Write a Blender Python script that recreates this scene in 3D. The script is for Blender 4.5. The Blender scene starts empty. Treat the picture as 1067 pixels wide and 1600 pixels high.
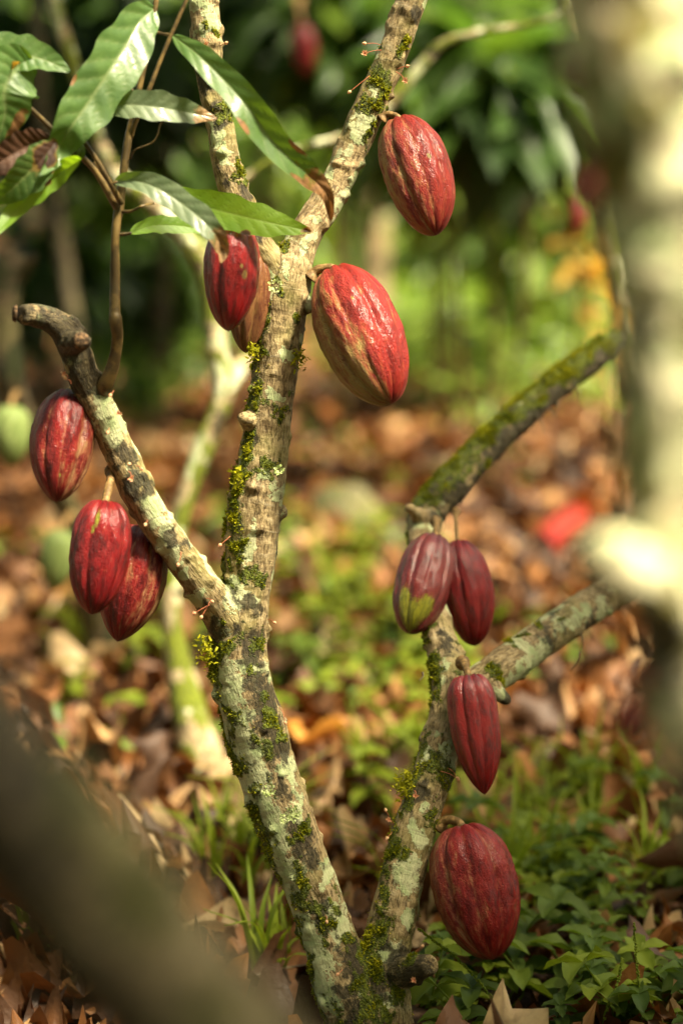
import bpy, math, random
import numpy as np
from mathutils import Vector, Matrix, noise as mnoise

# ------------------------------------------------------------------ camera, sky, sun, exposure
SC = bpy.context.scene
COL = SC.collection
R = math.radians
PITCH = R(9.8)
CAMZ = 1.17
cam_d = bpy.data.cameras.new('camera')
cam = bpy.data.objects.new('camera', cam_d)
COL.objects.link(cam)
cam.location = (0, 0, CAMZ)
cam.rotation_euler = (R(90) - PITCH, 0, 0)
cam_d.sensor_fit = 'VERTICAL'
cam_d.sensor_height = 36
cam_d.sensor_width = 24
cam_d.lens = 85
cam_d.clip_start = 0.05
cam_d.clip_end = 300
cam_d.dof.use_dof = True
cam_d.dof.focus_distance = 2.93
cam_d.dof.aperture_fstop = 1.85
SC.camera = cam

SUN_EL, SUN_AZ = R(58), R(118)          # azimuth measured from +Y (away from the camera) towards +X
SUN_DIR = np.array([math.cos(SUN_EL) * math.sin(SUN_AZ), math.cos(SUN_EL) * math.cos(SUN_AZ), math.sin(SUN_EL)])
world = bpy.data.worlds.new('World')
SC.world = world
world.use_nodes = True
wn = world.node_tree
wn.nodes.clear()
sky = wn.nodes.new('ShaderNodeTexSky')
sky.sky_type = 'NISHITA'
sky.sun_disc = False
sky.sun_elevation = SUN_EL
sky.sun_rotation = SUN_AZ
sky.air_density = 1.0
sky.dust_density = 4.0
sky.ozone_density = 0.5
tint = wn.nodes.new('ShaderNodeMix')
tint.data_type = 'RGBA'
tint.blend_type = 'MULTIPLY'
tint.inputs[0].default_value = 1
tint.inputs[7].default_value = (1.0, 0.91, 0.64, 1)
bg = wn.nodes.new('ShaderNodeBackground')
bg.inputs['Strength'].default_value = 0.055
wo = wn.nodes.new('ShaderNodeOutputWorld')
wn.links.new(sky.outputs[0], tint.inputs[6])
wn.links.new(tint.outputs[2], bg.inputs['Color'])
wn.links.new(bg.outputs[0], wo.inputs[0])

sun_d = bpy.data.lights.new('sun', 'SUN')
sun_d.energy = 2.0
sun_d.angle = R(9)
sun_d.color = (1.0, 0.90, 0.66)
sun = bpy.data.objects.new('sun', sun_d)
COL.objects.link(sun)
sun.location = (4, 8, 12)
sun.rotation_euler = Vector(SUN_DIR).to_track_quat('Z', 'Y').to_euler()

SC.view_settings.view_transform = 'Standard'
SC.view_settings.look = 'None'
SC.view_settings.gamma = 1
SC.view_settings.exposure = 3.0
SC.render.engine = 'CYCLES'
SC.cycles.use_denoising = True
SC.cycles.max_bounces = 7
SC.cycles.diffuse_bounces = 4
SC.cycles.glossy_bounces = 2
SC.cycles.transmission_bounces = 5
SC.cycles.transparent_max_bounces = 6
SC.cycles.sample_clamp_indirect = 6
SC.cycles.caustics_reflective = False
SC.cycles.caustics_refractive = False

# ------------------------------------------------------------------ helpers
rng = np.random.default_rng(7)
random.seed(7)
FWD = np.array([0, math.cos(PITCH), -math.sin(PITCH)])
UP = np.array([0, math.sin(PITCH), math.cos(PITCH)])
RT = np.array([1.0, 0, 0])
CAM = np.array([0, 0, CAMZ])
F = 85 / 36 * 1600


def P(px, py, d):
    """point seen at photo pixel (px,py), d metres in front of the camera"""
    return CAM + RT * ((px - 533.5) / F * d) + UP * ((800 - py) / F * d) + FWD * d


def proj(p):
    q = np.asarray(p) - CAM
    d = q @ FWD
    return 533.5 + (q @ RT) / d * F, 800 - (q @ UP) / d * F, d


def G(px, py, z=0.0):
    v = RT * ((px - 533.5) / F) + UP * ((800 - py) / F) + FWD
    k = (z - CAMZ) / v[2]
    return CAM + v * k


def mm(d):
    return d / F


def tag(o, label=None, cat=None, group=None, kind=None):
    if label: o['label'] = label
    if cat: o['category'] = cat
    if group: o['group'] = group
    if kind: o['kind'] = kind
    return o


def empty(name, loc):
    o = bpy.data.objects.new(name, None)
    COL.objects.link(o)
    o.location = [float(x) for x in loc]
    o.empty_display_size = 0.05
    return o


def mesh_data(name, V, Fs, attrs=None, smooth=True, mat=None, normals=None):
    V = np.asarray(V, dtype=np.float32)
    me = bpy.data.meshes.new(name)
    me.vertices.add(len(V))
    me.vertices.foreach_set('co', V.ravel())
    if not isinstance(Fs, (list, tuple)):
        Fs = [Fs]
    Fs = [np.asarray(f, dtype=np.int32) for f in Fs if len(f)]
    nl = sum(f.size for f in Fs)
    npoly = sum(len(f) for f in Fs)
    me.loops.add(nl)
    me.loops.foreach_set('vertex_index', np.concatenate([f.ravel() for f in Fs]))
    me.polygons.add(npoly)
    starts, s = [], 0
    for f in Fs:
        k = f.shape[1]
        starts.append(s + np.arange(len(f)) * k)
        s += f.size
    me.polygons.foreach_set('loop_start', np.concatenate(starts).astype(np.int32))
    me.update(calc_edges=True)
    me.validate()
    if smooth:
        me.polygons.foreach_set('use_smooth', np.ones(len(me.polygons), dtype=bool))
    for k, a in (attrs or {}).items():
        a = np.asarray(a, dtype=np.float32)
        if a.ndim == 2:
            at = me.attributes.new(k, 'FLOAT_VECTOR', 'POINT')
            at.data.foreach_set('vector', a.ravel())
        else:
            at = me.attributes.new(k, 'FLOAT', 'POINT')
            at.data.foreach_set('value', a)
    if mat: me.materials.append(mat)
    if normals is not None:
        me.normals_split_custom_set_from_vertices([tuple(n) for n in normals])
    return me


def link(name, me, parent=None, loc=None):
    o = bpy.data.objects.new(name, me)
    COL.objects.link(o)
    if parent is not None:
        o.parent = parent
    if loc is not None:
        o.location = [float(x) for x in loc]
    return o


class MB:
    """collects pieces of geometry into one mesh"""
    def __init__(s):
        s.V, s.Q, s.T, s.A, s.n = [], [], [], {}, 0

    def add(s, V, Q=None, T=None, **A):
        V = np.asarray(V)
        s.V.append(V)
        if Q is not None and len(Q): s.Q.append(np.asarray(Q) + s.n)
        if T is not None and len(T): s.T.append(np.asarray(T) + s.n)
        for k, a in A.items():
            s.A.setdefault(k, []).append(np.broadcast_to(a, (len(V),)) if np.ndim(a) < 2 else a)
        s.n += len(V)

    def mesh(s, name, mat, origin=(0, 0, 0), smooth=True):
        Fs = []
        if s.Q: Fs.append(np.concatenate(s.Q))
        if s.T: Fs.append(np.concatenate(s.T))
        A = {k: np.concatenate(v) for k, v in s.A.items()}
        return mesh_data(name, np.concatenate(s.V) - np.asarray(origin), Fs, A, smooth, mat)

    def build(s, name, mat, parent=None, origin=(0, 0, 0), smooth=True, loc=None):
        return link(name, s.mesh(name, mat, origin, smooth), parent, loc)


def hash3(ix, iy, iz):
    n = (ix * 73856093) ^ (iy * 19349663) ^ (iz * 83492791)
    n = (n ^ (n >> 13)) * 1274126177
    n = n ^ (n >> 16)
    return (n & 0xffff) / 65535.0


def vnoise(p):
    """value noise 0..1 at points (n,3)"""
    p = np.asarray(p, dtype=np.float64) + 1000.0
    i = np.floor(p).astype(np.int64)
    f = p - i
    f = f * f * (3 - 2 * f)
    out = 0
    for dx in (0, 1):
        for dy in (0, 1):
            for dz in (0, 1):
                w = (f[:, 0] if dx else 1 - f[:, 0]) * (f[:, 1] if dy else 1 - f[:, 1]) * (f[:, 2] if dz else 1 - f[:, 2])
                out = out + w * hash3(i[:, 0] + dx, i[:, 1] + dy, i[:, 2] + dz)
    return out


def fbm(p, o=3):
    s, a, t = 0, 0.5, 0
    p = np.asarray(p, dtype=np.float64)
    for k in range(o):
        s = s + a * vnoise(p * 2 ** k + 17.3 * k)
        t += a
        a *= 0.5
    return s / t


def spline(pts, n_per=8, step=None):
    """Catmull-Rom through rows (any columns)"""
    p = np.asarray(pts, dtype=float)
    if len(p) == 2:
        p = np.array([p[0], (p[0] + p[1]) / 2, p[1]])
    e = np.vstack([2 * p[0] - p[1], p, 2 * p[-1] - p[-2]])
    out = []
    for i in range(len(p) - 1):
        a, b, c, d = e[i:i + 4]
        n = n_per
        if step: n = max(2, int(np.linalg.norm((c - b)[:3]) / step))
        t = np.linspace(0, 1, n, endpoint=False)[:, None]
        out.append(0.5 * (2 * b + (c - a) * t + (2 * a - 5 * b + 4 * c - d) * t ** 2 + (3 * b - a - 3 * c + d) * t ** 3))
    out.append(p[-1:])
    return np.vstack(out)


def frames(C):
    T = np.gradient(C, axis=0)
    T /= np.linalg.norm(T, axis=1)[:, None] + 1e-12
    n0 = np.cross(T[0], [0, 1, 0.01])
    if np.linalg.norm(n0) < 1e-3: n0 = np.cross(T[0], [1, 0, 0])
    N = [n0 / np.linalg.norm(n0)]
    for i in range(1, len(C)):
        v = N[-1] - T[i] * (N[-1] @ T[i])
        N.append(v / np.linalg.norm(v))
    N = np.array(N)
    return T, N, np.cross(T, N)


def tube(C, r, seg=12, wob=0.0, seed=0, caps=True):
    C = np.asarray(C, dtype=float)
    r = np.broadcast_to(r, (len(C),))
    T, N, B = frames(C)
    a = np.linspace(0, 2 * np.pi, seg, endpoint=False)
    ca, sa = np.cos(a), np.sin(a)
    D = N[:, None, :] * ca[None, :, None] + B[:, None, :] * sa[None, :, None]
    rr = np.repeat(r[:, None], seg, 1)
    if wob:
        q = (C[:, None, :] + D * r[:, None, None]).reshape(-1, 3)
        rr = rr * (1 + wob * (fbm(q / (np.mean(r) * 2.2) + seed * 7.7, 3).reshape(rr.shape) - 0.5) * 2)
    V = (C[:, None, :] + D * rr[:, :, None]).reshape(-1, 3)
    n = len(C)
    i = np.arange(n - 1)[:, None] * seg
    j = np.arange(seg)[None, :]
    j2 = (j + 1) % seg
    Q = np.stack([i + j, i + j2, i + seg + j2, i + seg + j], -1).reshape(-1, 4)
    T3 = np.zeros((0, 3), int)
    if caps:
        k = len(V)
        V = np.vstack([V, C[0], C[-1]])
        jj = np.arange(seg)
        j2 = (jj + 1) % seg
        T3 = np.vstack([np.stack([np.full(seg, k), j2, jj], -1),
                        np.stack([np.full(seg, k + 1), (n - 1) * seg + jj, (n - 1) * seg + j2], -1)])
    return V, Q, T3


# ------------------------------------------------------------------ materials
def nodes(name):
    m = bpy.data.materials.new(name)
    m.use_nodes = True
    nt = m.node_tree
    nt.nodes.clear()
    out = nt.nodes.new('ShaderNodeOutputMaterial')
    return m, nt, out


class NT:
    def __init__(s, name):
        s.m, s.nt, s.out = nodes(name)

    def n(s, t, **kw):
        nd = s.nt.nodes.new(t)
        for k, v in kw.items(): setattr(nd, k, v)
        return nd

    def l(s, a, b): s.nt.links.new(a, b)

    def put(s, sock, v):
        if hasattr(v, 'links') or isinstance(v, bpy.types.NodeSocket): s.l(v, sock)
        elif isinstance(v, (tuple, list)) and len(v) == 3 and sock.type == 'RGBA': sock.default_value = (*v, 1)
        else: sock.default_value = v

    def attr(s, name, vec=False):
        a = s.n('ShaderNodeAttribute', attribute_name=name)
        return a.outputs['Vector' if vec else 'Fac']

    def math(s, op, a, b=0.0, c=0.0, clamp=False):
        nd = s.n('ShaderNodeMath', operation=op, use_clamp=clamp)
        s.put(nd.inputs[0], a); s.put(nd.inputs[1], b)
        if op in ('MULTIPLY_ADD',): s.put(nd.inputs[2], c)
        return nd.outputs[0]

    def step(s, x, lo, hi):
        nd = s.n('ShaderNodeMapRange', interpolation_type='SMOOTHSTEP')
        s.put(nd.inputs[0], x); s.put(nd.inputs[1], lo); s.put(nd.inputs[2], hi)
        return nd.outputs[0]

    def mix(s, f, a, b, blend='MIX'):
        nd = s.n('ShaderNodeMix', data_type='RGBA', blend_type=blend)
        s.put(nd.inputs[0], f); s.put(nd.inputs[6], a); s.put(nd.inputs[7], b)
        return nd.outputs[2]

    def noise(s, vec=None, scale=5.0, detail=3.0, rough=0.55, dist=0.0, stretch=None):
        if vec is None: vec = s.n('ShaderNodeTexCoord').outputs['Object']
        if stretch is not None:
            mp = s.n('ShaderNodeMapping')
            mp.inputs['Scale'].default_value = stretch
            s.l(vec, mp.inputs[0])
            vec = mp.outputs[0]
        nd = s.n('ShaderNodeTexNoise')
        s.l(vec, nd.inputs['Vector'])
        nd.inputs['Scale'].default_value = scale
        nd.inputs['Detail'].default_value = detail
        nd.inputs['Roughness'].default_value = rough
        nd.inputs['Distortion'].default_value = dist
        return nd.outputs['Fac']

    def bump(s, h, strength=0.5, dist=0.002, normal=None):
        nd = s.n('ShaderNodeBump')
        s.put(nd.inputs['Strength'], strength)
        nd.inputs['Distance'].default_value = dist
        s.l(h, nd.inputs['Height'])
        if normal is not None: s.l(normal, nd.inputs['Normal'])
        return nd.outputs[0]

    def bsdf(s, color, rough=0.6, spec=0.5, normal=None, coat=0.0, coat_rough=0.2, sss=0.0, sheen=0.0, transl=None, tfac=0.4):
        b = s.n('ShaderNodeBsdfPrincipled')
        s.put(b.inputs['Base Color'], color)
        s.put(b.inputs['Roughness'], rough)
        s.put(b.inputs['Specular IOR Level'], spec)
        s.put(b.inputs['Coat Weight'], coat)
        b.inputs['Coat Roughness'].default_value = coat_rough
        if sheen: b.inputs['Sheen Weight'].default_value = sheen
        if normal is not None:
            s.l(normal, b.inputs['Normal']); s.l(normal, b.inputs['Coat Normal'])
        o = b.outputs[0]
        if transl is not None:
            t = s.n('ShaderNodeBsdfTranslucent')
            s.put(t.inputs[0], transl)
            if normal is not None: s.l(normal, t.inputs['Normal'])
            mx = s.n('ShaderNodeMixShader')
            s.put(mx.inputs[0], tfac)
            s.l(o, mx.inputs[1]); s.l(t.outputs[0], mx.inputs[2])
            o = mx.outputs[0]
        s.l(o, s.out.inputs[0])
        return s.m


def bark_mat(name, lichen=(0.50, 0.51, 0.29), base1=(0.37, 0.27, 0.13), base2=(0.16, 0.105, 0.045), mossc=(0.16, 0.19, 0.012), auto=0.0, ascale=9.0, automoss=0.0, gain=1.0, dth=0.56):
    s = NT(name)
    v = s.attr('bco', True)
    big = s.noise(v, 22, 3)
    fine = s.noise(v, 330, 4, 0.65, stretch=(1, 1, 0.28))
    ring = s.noise(v, 95, 3, 0.6, 0.6, stretch=(0.22, 0.22, 1))
    med = s.noise(v, 75, 4, 0.65)
    col = s.mix(s.step(big, 0.3, 0.7), base2, base1)
    col = s.mix(s.step(med, 0.42, 0.72), col, (0.42, 0.32, 0.17))
    col = s.mix(s.math('MULTIPLY', s.step(fine, 0.5, 0.70), 0.65), col, (0.56, 0.43, 0.23))
    col = s.mix(s.math('MULTIPLY', s.step(fine, 0.5, 0.36), 0.85), col, (0.065, 0.038, 0.014))
    col = s.mix(s.math('MULTIPLY', s.step(ring, 0.56, 0.72), 0.3), col, (0.55, 0.49, 0.34))
    col = s.mix(s.math('MULTIPLY', s.step(ring, 0.46, 0.36), 0.3), col, (0.10, 0.07, 0.035))
    # greenish algae film
    col = s.mix(s.math('MULTIPLY', s.step(s.noise(v, 14, 3), 0.48, 0.68), 0.45), col, (0.22, 0.21, 0.05))
    edge = s.noise(v, 120, 4, 0.6)
    edge2 = s.noise(v, 380, 2, 0.6)
    e = s.math('ADD', s.math('MULTIPLY', s.math('SUBTRACT', edge, 0.5), 1.5), s.math('MULTIPLY', s.math('SUBTRACT', edge2, 0.5), 0.7))
    dk = s.math('MULTIPLY', s.step(s.math('ADD', s.attr('dark'), e), -0.08, 0.38), 0.94)
    dcol = s.mix(s.step(fine, 0.4, 0.65), (0.020, 0.015, 0.006), (0.062, 0.048, 0.022))
    lc_at = s.attr('lichen')
    if auto:
        au = s.math('MULTIPLY', s.math('SUBTRACT', s.noise(v, ascale, 3, 0.5), auto), 7.0)
        lc_at = s.math('MAXIMUM', lc_at, au)
        dau = s.math('MULTIPLY', s.math('SUBTRACT', s.noise(v, ascale * 0.8, 3, 0.5, stretch=(1, 1.1, 1.2)), dth), 7.0)
        dk = s.math('MAXIMUM', dk, s.step(s.math('ADD', dau, e), 0.05, 0.3))
    lc = s.step(s.math('ADD', lc_at, e), 0.05, 0.17)
    lcol = s.mix(s.step(s.noise(v, 45, 3), 0.4, 0.65), lichen, (0.36, 0.42, 0.20))
    lcol = s.mix(s.math('MULTIPLY', s.step(fine, 0.46, 0.3), 0.6), lcol, (0.22, 0.20, 0.11))
    lcol = s.mix(s.math('MULTIPLY', s.step(ring, 0.44, 0.36), 0.5), lcol, (0.25, 0.22, 0.13))
    col = s.mix(lc, col, lcol)
    col = s.mix(dk, col, dcol)
    ms_at = s.attr('mossy')
    if automoss:
        ms_at = s.math('MAXIMUM', ms_at, s.math('MULTIPLY', s.math('SUBTRACT', s.noise(v, ascale * 1.3, 3, 0.5, stretch=(1.2, 1, 0.9)), automoss), 7.0))
    ms = s.step(s.math('ADD', ms_at, e), 0.0, 0.3)
    mcol = s.mix(s.step(fine, 0.35, 0.7), (0.04, 0.05, 0.006), mossc)
    col = s.mix(ms, col, mcol)
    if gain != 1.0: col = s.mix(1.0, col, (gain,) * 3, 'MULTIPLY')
    h = s.math('ADD', s.math('MULTIPLY', fine, 1.0), s.math('MULTIPLY', ring, 0.6))
    h = s.math('ADD', h, s.math('MULTIPLY', lc, 0.25))
    h = s.math('ADD', h, s.math('MULTIPLY', s.math('MULTIPLY', ms, edge2), 1.5))
    nb = s.bump(h, 1.0, 0.003)
    return s.bsdf(col, 0.72, 0.35, nb)


def leaf_mat(name, c1, c2, vein=(0.25, 0.32, 0.10), dead=(0.33, 0.20, 0.11), rough=0.32, spec=0.5, tr=(0.25, 0.42, 0.02), tf=0.35, coat=0.0):
    s = NT(name)
    v = s.n('ShaderNodeTexCoord').outputs['Object']
    a = s.noise(v, 40, 3)
    col = s.mix(s.step(a, 0.3, 0.7), c1, c2)
    vn = s.attr('vein')
    col = s.mix(s.math('MULTIPLY', vn, 0.65), col, vein)
    fine = s.noise(v, 170, 3)
    e = s.math('MULTIPLY', s.math('SUBTRACT', s.noise(v, 90, 4), 0.5), 1.6)
    dd = s.step(s.math('ADD', s.attr('dead'), e), 0.0, 0.14)
    rim = s.step(s.math('ADD', s.attr('dead'), e), -0.25, 0.0)
    col = s.mix(s.math('MULTIPLY', rim, 0.7), col, (0.20, 0.09, 0.015))
    dcol = s.mix(s.step(fine, 0.4, 0.7), dead, tuple(x * 0.45 for x in dead))
    col = s.mix(dd, col, dcol)
    trc = s.mix(s.math('MULTIPLY', vn, 0.5), tr, tuple(x * 0.5 for x in tr))
    trc = s.mix(s.math('MAXIMUM', dd, rim), trc, (0.25, 0.10, 0.02))
    nb = s.bump(s.math('ADD', fine, s.math('MULTIPLY', vn, -0.6)), 0.35, 0.0012)
    rg = s.math('ADD', rough, s.math('MULTIPLY', s.noise(v, 60, 3), 0.25))
    return s.bsdf(col, rg, spec, nb, coat=coat, coat_rough=0.15, transl=trc, tfac=tf)


def foliage_mat(name, stops, tr_gain=1.6, rough=0.42, tf=0.4, spec=0.4):
    """leaves of crowns and shrubs: 'rnd' attribute picks the leaf's own green"""
    s = NT(name)
    r = s.attr('rnd')
    oc = s.n('ShaderNodeObjectInfo').outputs['Color']
    sep = s.n('ShaderNodeSeparateColor')
    s.l(oc, sep.inputs[0])
    r = s.math('ADD', r, sep.outputs[0])
    cr = s.n('ShaderNodeValToRGB')
    el = cr.color_ramp.elements
    el[0].position, el[0].color = 0, (*stops[0][1], 1)
    el[1].position, el[1].color = 1, (*stops[-1][1], 1)
    for p, c in stops[1:-1]:
        k = el.new(p); k.color = (*c, 1)
    s.l(r, cr.inputs[0])
    v = s.n('ShaderNodeTexCoord').outputs['Object']
    ns = s.noise(v, 30, 3)
    col = s.mix(s.math('MULTIPLY', s.step(ns, 0.45, 0.7), 0.3), cr.outputs[0], s.mix(1.0, cr.outputs[0], (0.45, 0.4, 0.4), 'MULTIPLY'))
    tr = s.mix(1.0, col, (tr_gain, tr_gain, tr_gain * 0.5), 'MULTIPLY')
    return s, col, tr, v, rough, tf, spec


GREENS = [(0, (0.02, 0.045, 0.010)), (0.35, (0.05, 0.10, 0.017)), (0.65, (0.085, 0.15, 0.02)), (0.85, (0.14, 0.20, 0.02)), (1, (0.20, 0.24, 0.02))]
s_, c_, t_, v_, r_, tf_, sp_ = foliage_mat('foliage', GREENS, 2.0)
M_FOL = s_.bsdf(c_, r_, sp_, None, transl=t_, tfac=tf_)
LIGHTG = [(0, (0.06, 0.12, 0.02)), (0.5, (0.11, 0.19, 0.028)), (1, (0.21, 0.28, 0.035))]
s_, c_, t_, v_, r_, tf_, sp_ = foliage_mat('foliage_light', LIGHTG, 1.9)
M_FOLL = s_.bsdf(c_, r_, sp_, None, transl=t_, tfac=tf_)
HERB = [(0, (0.045, 0.08, 0.014)), (0.5, (0.10, 0.15, 0.02)), (1, (0.20, 0.25, 0.02))]
s_, c_, t_, v_, r_, tf_, sp_ = foliage_mat('herb', HERB, 1.7, 0.5)
M_HERB = s_.bsdf(c_, 0.55, 0.2, s_.bump(s_.noise(v_, 400, 2), 0.3, 0.001), transl=t_, tfac=0.3)
YEL = [(0, (0.50, 0.26, 0.04)), (0.5, (0.60, 0.40, 0.08)), (1, (0.40, 0.16, 0.04))]
s_, c_, t_, v_, r_, tf_, sp_ = foliage_mat('yellow_leaf', YEL, 1.3)
M_YEL = s_.bsdf(c_, 0.5, 0.3, None, transl=t_, tfac=0.4)
LIT = [(0, (0.028, 0.012, 0.005)), (0.25, (0.09, 0.036, 0.012)), (0.5, (0.26, 0.098, 0.022)), (0.68, (0.38, 0.165, 0.045)), (0.85, (0.50, 0.31, 0.14)), (0.95, (0.66, 0.50, 0.28)), (1.0, (0.62, 0.27, 0.03))]
s_, c_, t_, v_, r_, tf_, sp_ = foliage_mat('dry_leaf', LIT, 1.0)
vn = s_.attr('vein')
c_ = s_.mix(s_.math('MULTIPLY', s_.step(s_.noise(v_, 14, 4, 0.6), 0.52, 0.68), 0.55), c_, (0.10, 0.045, 0.02))
c_ = s_.mix(s_.math('MULTIPLY', vn, 0.35), c_, (0.12, 0.06, 0.03))
h_ = s_.math('ADD', s_.noise(v_, 120, 4), s_.math('MULTIPLY', vn, -0.8))
M_LIT = s_.bsdf(c_, s_.math('ADD', 0.38, s_.math('MULTIPLY', s_.noise(v_, 20, 2), 0.4)), 0.5, s_.bump(h_, 0.6, 0.003), transl=s_.mix(1.0, c_, (1.0, 0.62, 0.3), 'MULTIPLY'), tfac=0.18)

s = NT('soil')
v = s.n('ShaderNodeTexCoord').outputs['Object']
col = s.mix(s.step(s.noise(v, 3, 5), 0.35, 0.65), (0.035, 0.02, 0.011), (0.115, 0.062, 0.034))
col = s.mix(s.step(s.noise(v, 40, 4), 0.55, 0.7), col, (0.17, 0.10, 0.055))
M_SOIL = s.bsdf(col, 0.85, 0.25, s.bump(s.noise(v, 60, 6), 0.9, 0.01))

s = NT('moss')
r = s.attr('rnd')
col = s.mix(r, (0.09, 0.11, 0.005), (0.52, 0.48, 0.012))
M_MOSS = s.bsdf(col, 0.65, 0.2, transl=s.mix(r, (0.16, 0.2, 0.01), (0.55, 0.55, 0.03)), tfac=0.35)

s = NT('lichen_frond')
M_LICH = s.bsdf(s.mix(s.attr('rnd'), (0.42, 0.52, 0.16), (0.62, 0.68, 0.34)), 0.7, 0.2)

s = NT('flower')
M_FLOW = s.bsdf(s.mix(s.attr('rnd'), (0.75, 0.28, 0.16), (0.85, 0.60, 0.33)), 0.5, 0.3, transl=(0.8, 0.5, 0.3), tfac=0.25)
s = NT('flower_stalk')
M_FST = s.bsdf((0.42, 0.13, 0.06), 0.5, 0.3)

s = NT('young_bark')
v = s.n('ShaderNodeTexCoord').outputs['Object']
col = s.mix(s.step(s.noise(v, 60, 4), 0.4, 0.65), (0.055, 0.035, 0.012), (0.17, 0.11, 0.035))
M_TWIG = s.bsdf(col, 0.42, 0.5, s.bump(s.noise(v, 350, 3, stretch=(1, 1, 0.3)), 0.4, 0.001))

s = NT('pod_stalk')
v = s.n('ShaderNodeTexCoord').outputs['Object']
col = s.mix(s.step(s.noise(v, 150, 4), 0.4, 0.65), (0.13, 0.075, 0.025), (0.33, 0.20, 0.075))
M_STALK = s.bsdf(col, 0.6, 0.3, s.bump(s.noise(v, 500, 3), 0.6, 0.001))

s = NT('cut_wood')
v = s.n('ShaderNodeTexCoord').outputs['Object']
M_CUT = s.bsdf(s.mix(s.step(s.noise(v, 220, 4), 0.4, 0.65), (0.035, 0.022, 0.012), (0.19, 0.11, 0.055)), 0.8, 0.2, s.bump(s.noise(v, 300, 4), 0.9, 0.002))

s = NT('stone')
v = s.n('ShaderNodeTexCoord').outputs['Object']
col = s.mix(s.step(s.noise(v, 14, 4), 0.4, 0.65), (0.10, 0.095, 0.05), (0.21, 0.18, 0.10))
M_STONE = s.bsdf(s.mix(s.step(s.noise(v, 25, 4), 0.5, 0.62), col, (0.11, 0.12, 0.03)), 0.85, 0.2, s.bump(s.noise(v, 70, 5), 0.9, 0.006))


def pod_mat(name, dark, main, pale, pale_amt=0.5, warm=(0.42, 0.13, 0.05), rough=0.36, coat=0.35, spotc=(0.38, 0.30, 0.07), side=0.6, mottle=0.6):
    s = NT(name)
    v = s.attr('pco', True)      # cos, sin, t along the pod
    fur = s.attr('fur')
    spot = s.attr('spot')
    sd = s.attr('side')
    st = s.noise(v, 3.2, 4, 0.55, 0.4, stretch=(1, 1, 0.55))
    strk = s.noise(v, 13, 4, 0.6, 0.3, stretch=(1, 1, 0.34))
    mot = s.noise(v, 26, 4, 0.65, 0.5, stretch=(1, 1, 0.9))
    col = s.mix(s.step(st, 0.32, 0.66), dark, main)
    col = s.mix(s.math('MULTIPLY', s.step(strk, 0.42, 0.62), 0.5), col, tuple(x * 1.25 for x in main))
    # pale furrow streaks and pale side
    f = s.math('ADD', s.math('MULTIPLY', fur, pale_amt * 0.6), s.math('MULTIPLY', s.math('SUBTRACT', strk, 0.5), 1.7))
    f = s.math('ADD', f, s.math('MULTIPLY', sd, side))
    f = s.math('ADD', f, s.math('MULTIPLY', s.math('SUBTRACT', st, 0.5), 1.8))
    pf = s.step(f, 0.10, 1.05)
    col = s.mix(s.math('MULTIPLY', pf, min(0.92, pale_amt + 0.32)), col, pale)
    # fine reticulated mottling of the husk
    col = s.mix(s.math('MULTIPLY', s.step(mot, 0.5, 0.66), 0.30 * mottle), col, warm)
    col = s.mix(s.math('MULTIPLY', s.step(mot, 0.44, 0.34), 0.45 * mottle), col, tuple(x * 0.7 for x in dark))
    vor = s.n('ShaderNodeTexVoronoi', feature='F1')
    mp = s.n('ShaderNodeMapping'); mp.inputs['Scale'].default_value = (1, 1, 1.3)
    s.l(v, mp.inputs[0]); s.l(mp.outputs[0], vor.inputs['Vector']); vor.inputs['Scale'].default_value = 17
    speck = s.step(vor.outputs['Distance'], 0.13, 0.07)
    col = s.mix(s.math('MULTIPLY', speck, 0.35), col, (0.10, 0.05, 0.02))
    sp = s.step(s.math('ADD', spot, s.math('MULTIPLY', s.math('SUBTRACT', mot, 0.5), 2.2)), 0.0, 0.18)
    col = s.mix(sp, col, s.mix(s.step(strk, 0.4, 0.6), spotc, tuple(x * 0.55 for x in spotc)))
    bumpn = s.noise(v, 22, 3, 0.6, 0.2, stretch=(1, 1, 0.8))
    nb = s.bump(s.math('ADD', bumpn, s.math('MULTIPLY', s.noise(v, 60, 3), 0.4)), 1.0, 0.0028)
    rg = s.math('ADD', rough, s.math('MULTIPLY', mot, 0.18))
    m = s.bsdf(col, rg, 0.16, nb, coat=min(1.0, coat * 1.1), coat_rough=0.14)
    pb = [n for n in s.nt.nodes if n.type == 'BSDF_PRINCIPLED'][0]
    cb = s.bump(bumpn, 0.5, 0.002)
    s.l(cb, pb.inputs['Coat Normal'])
    return m


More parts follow.
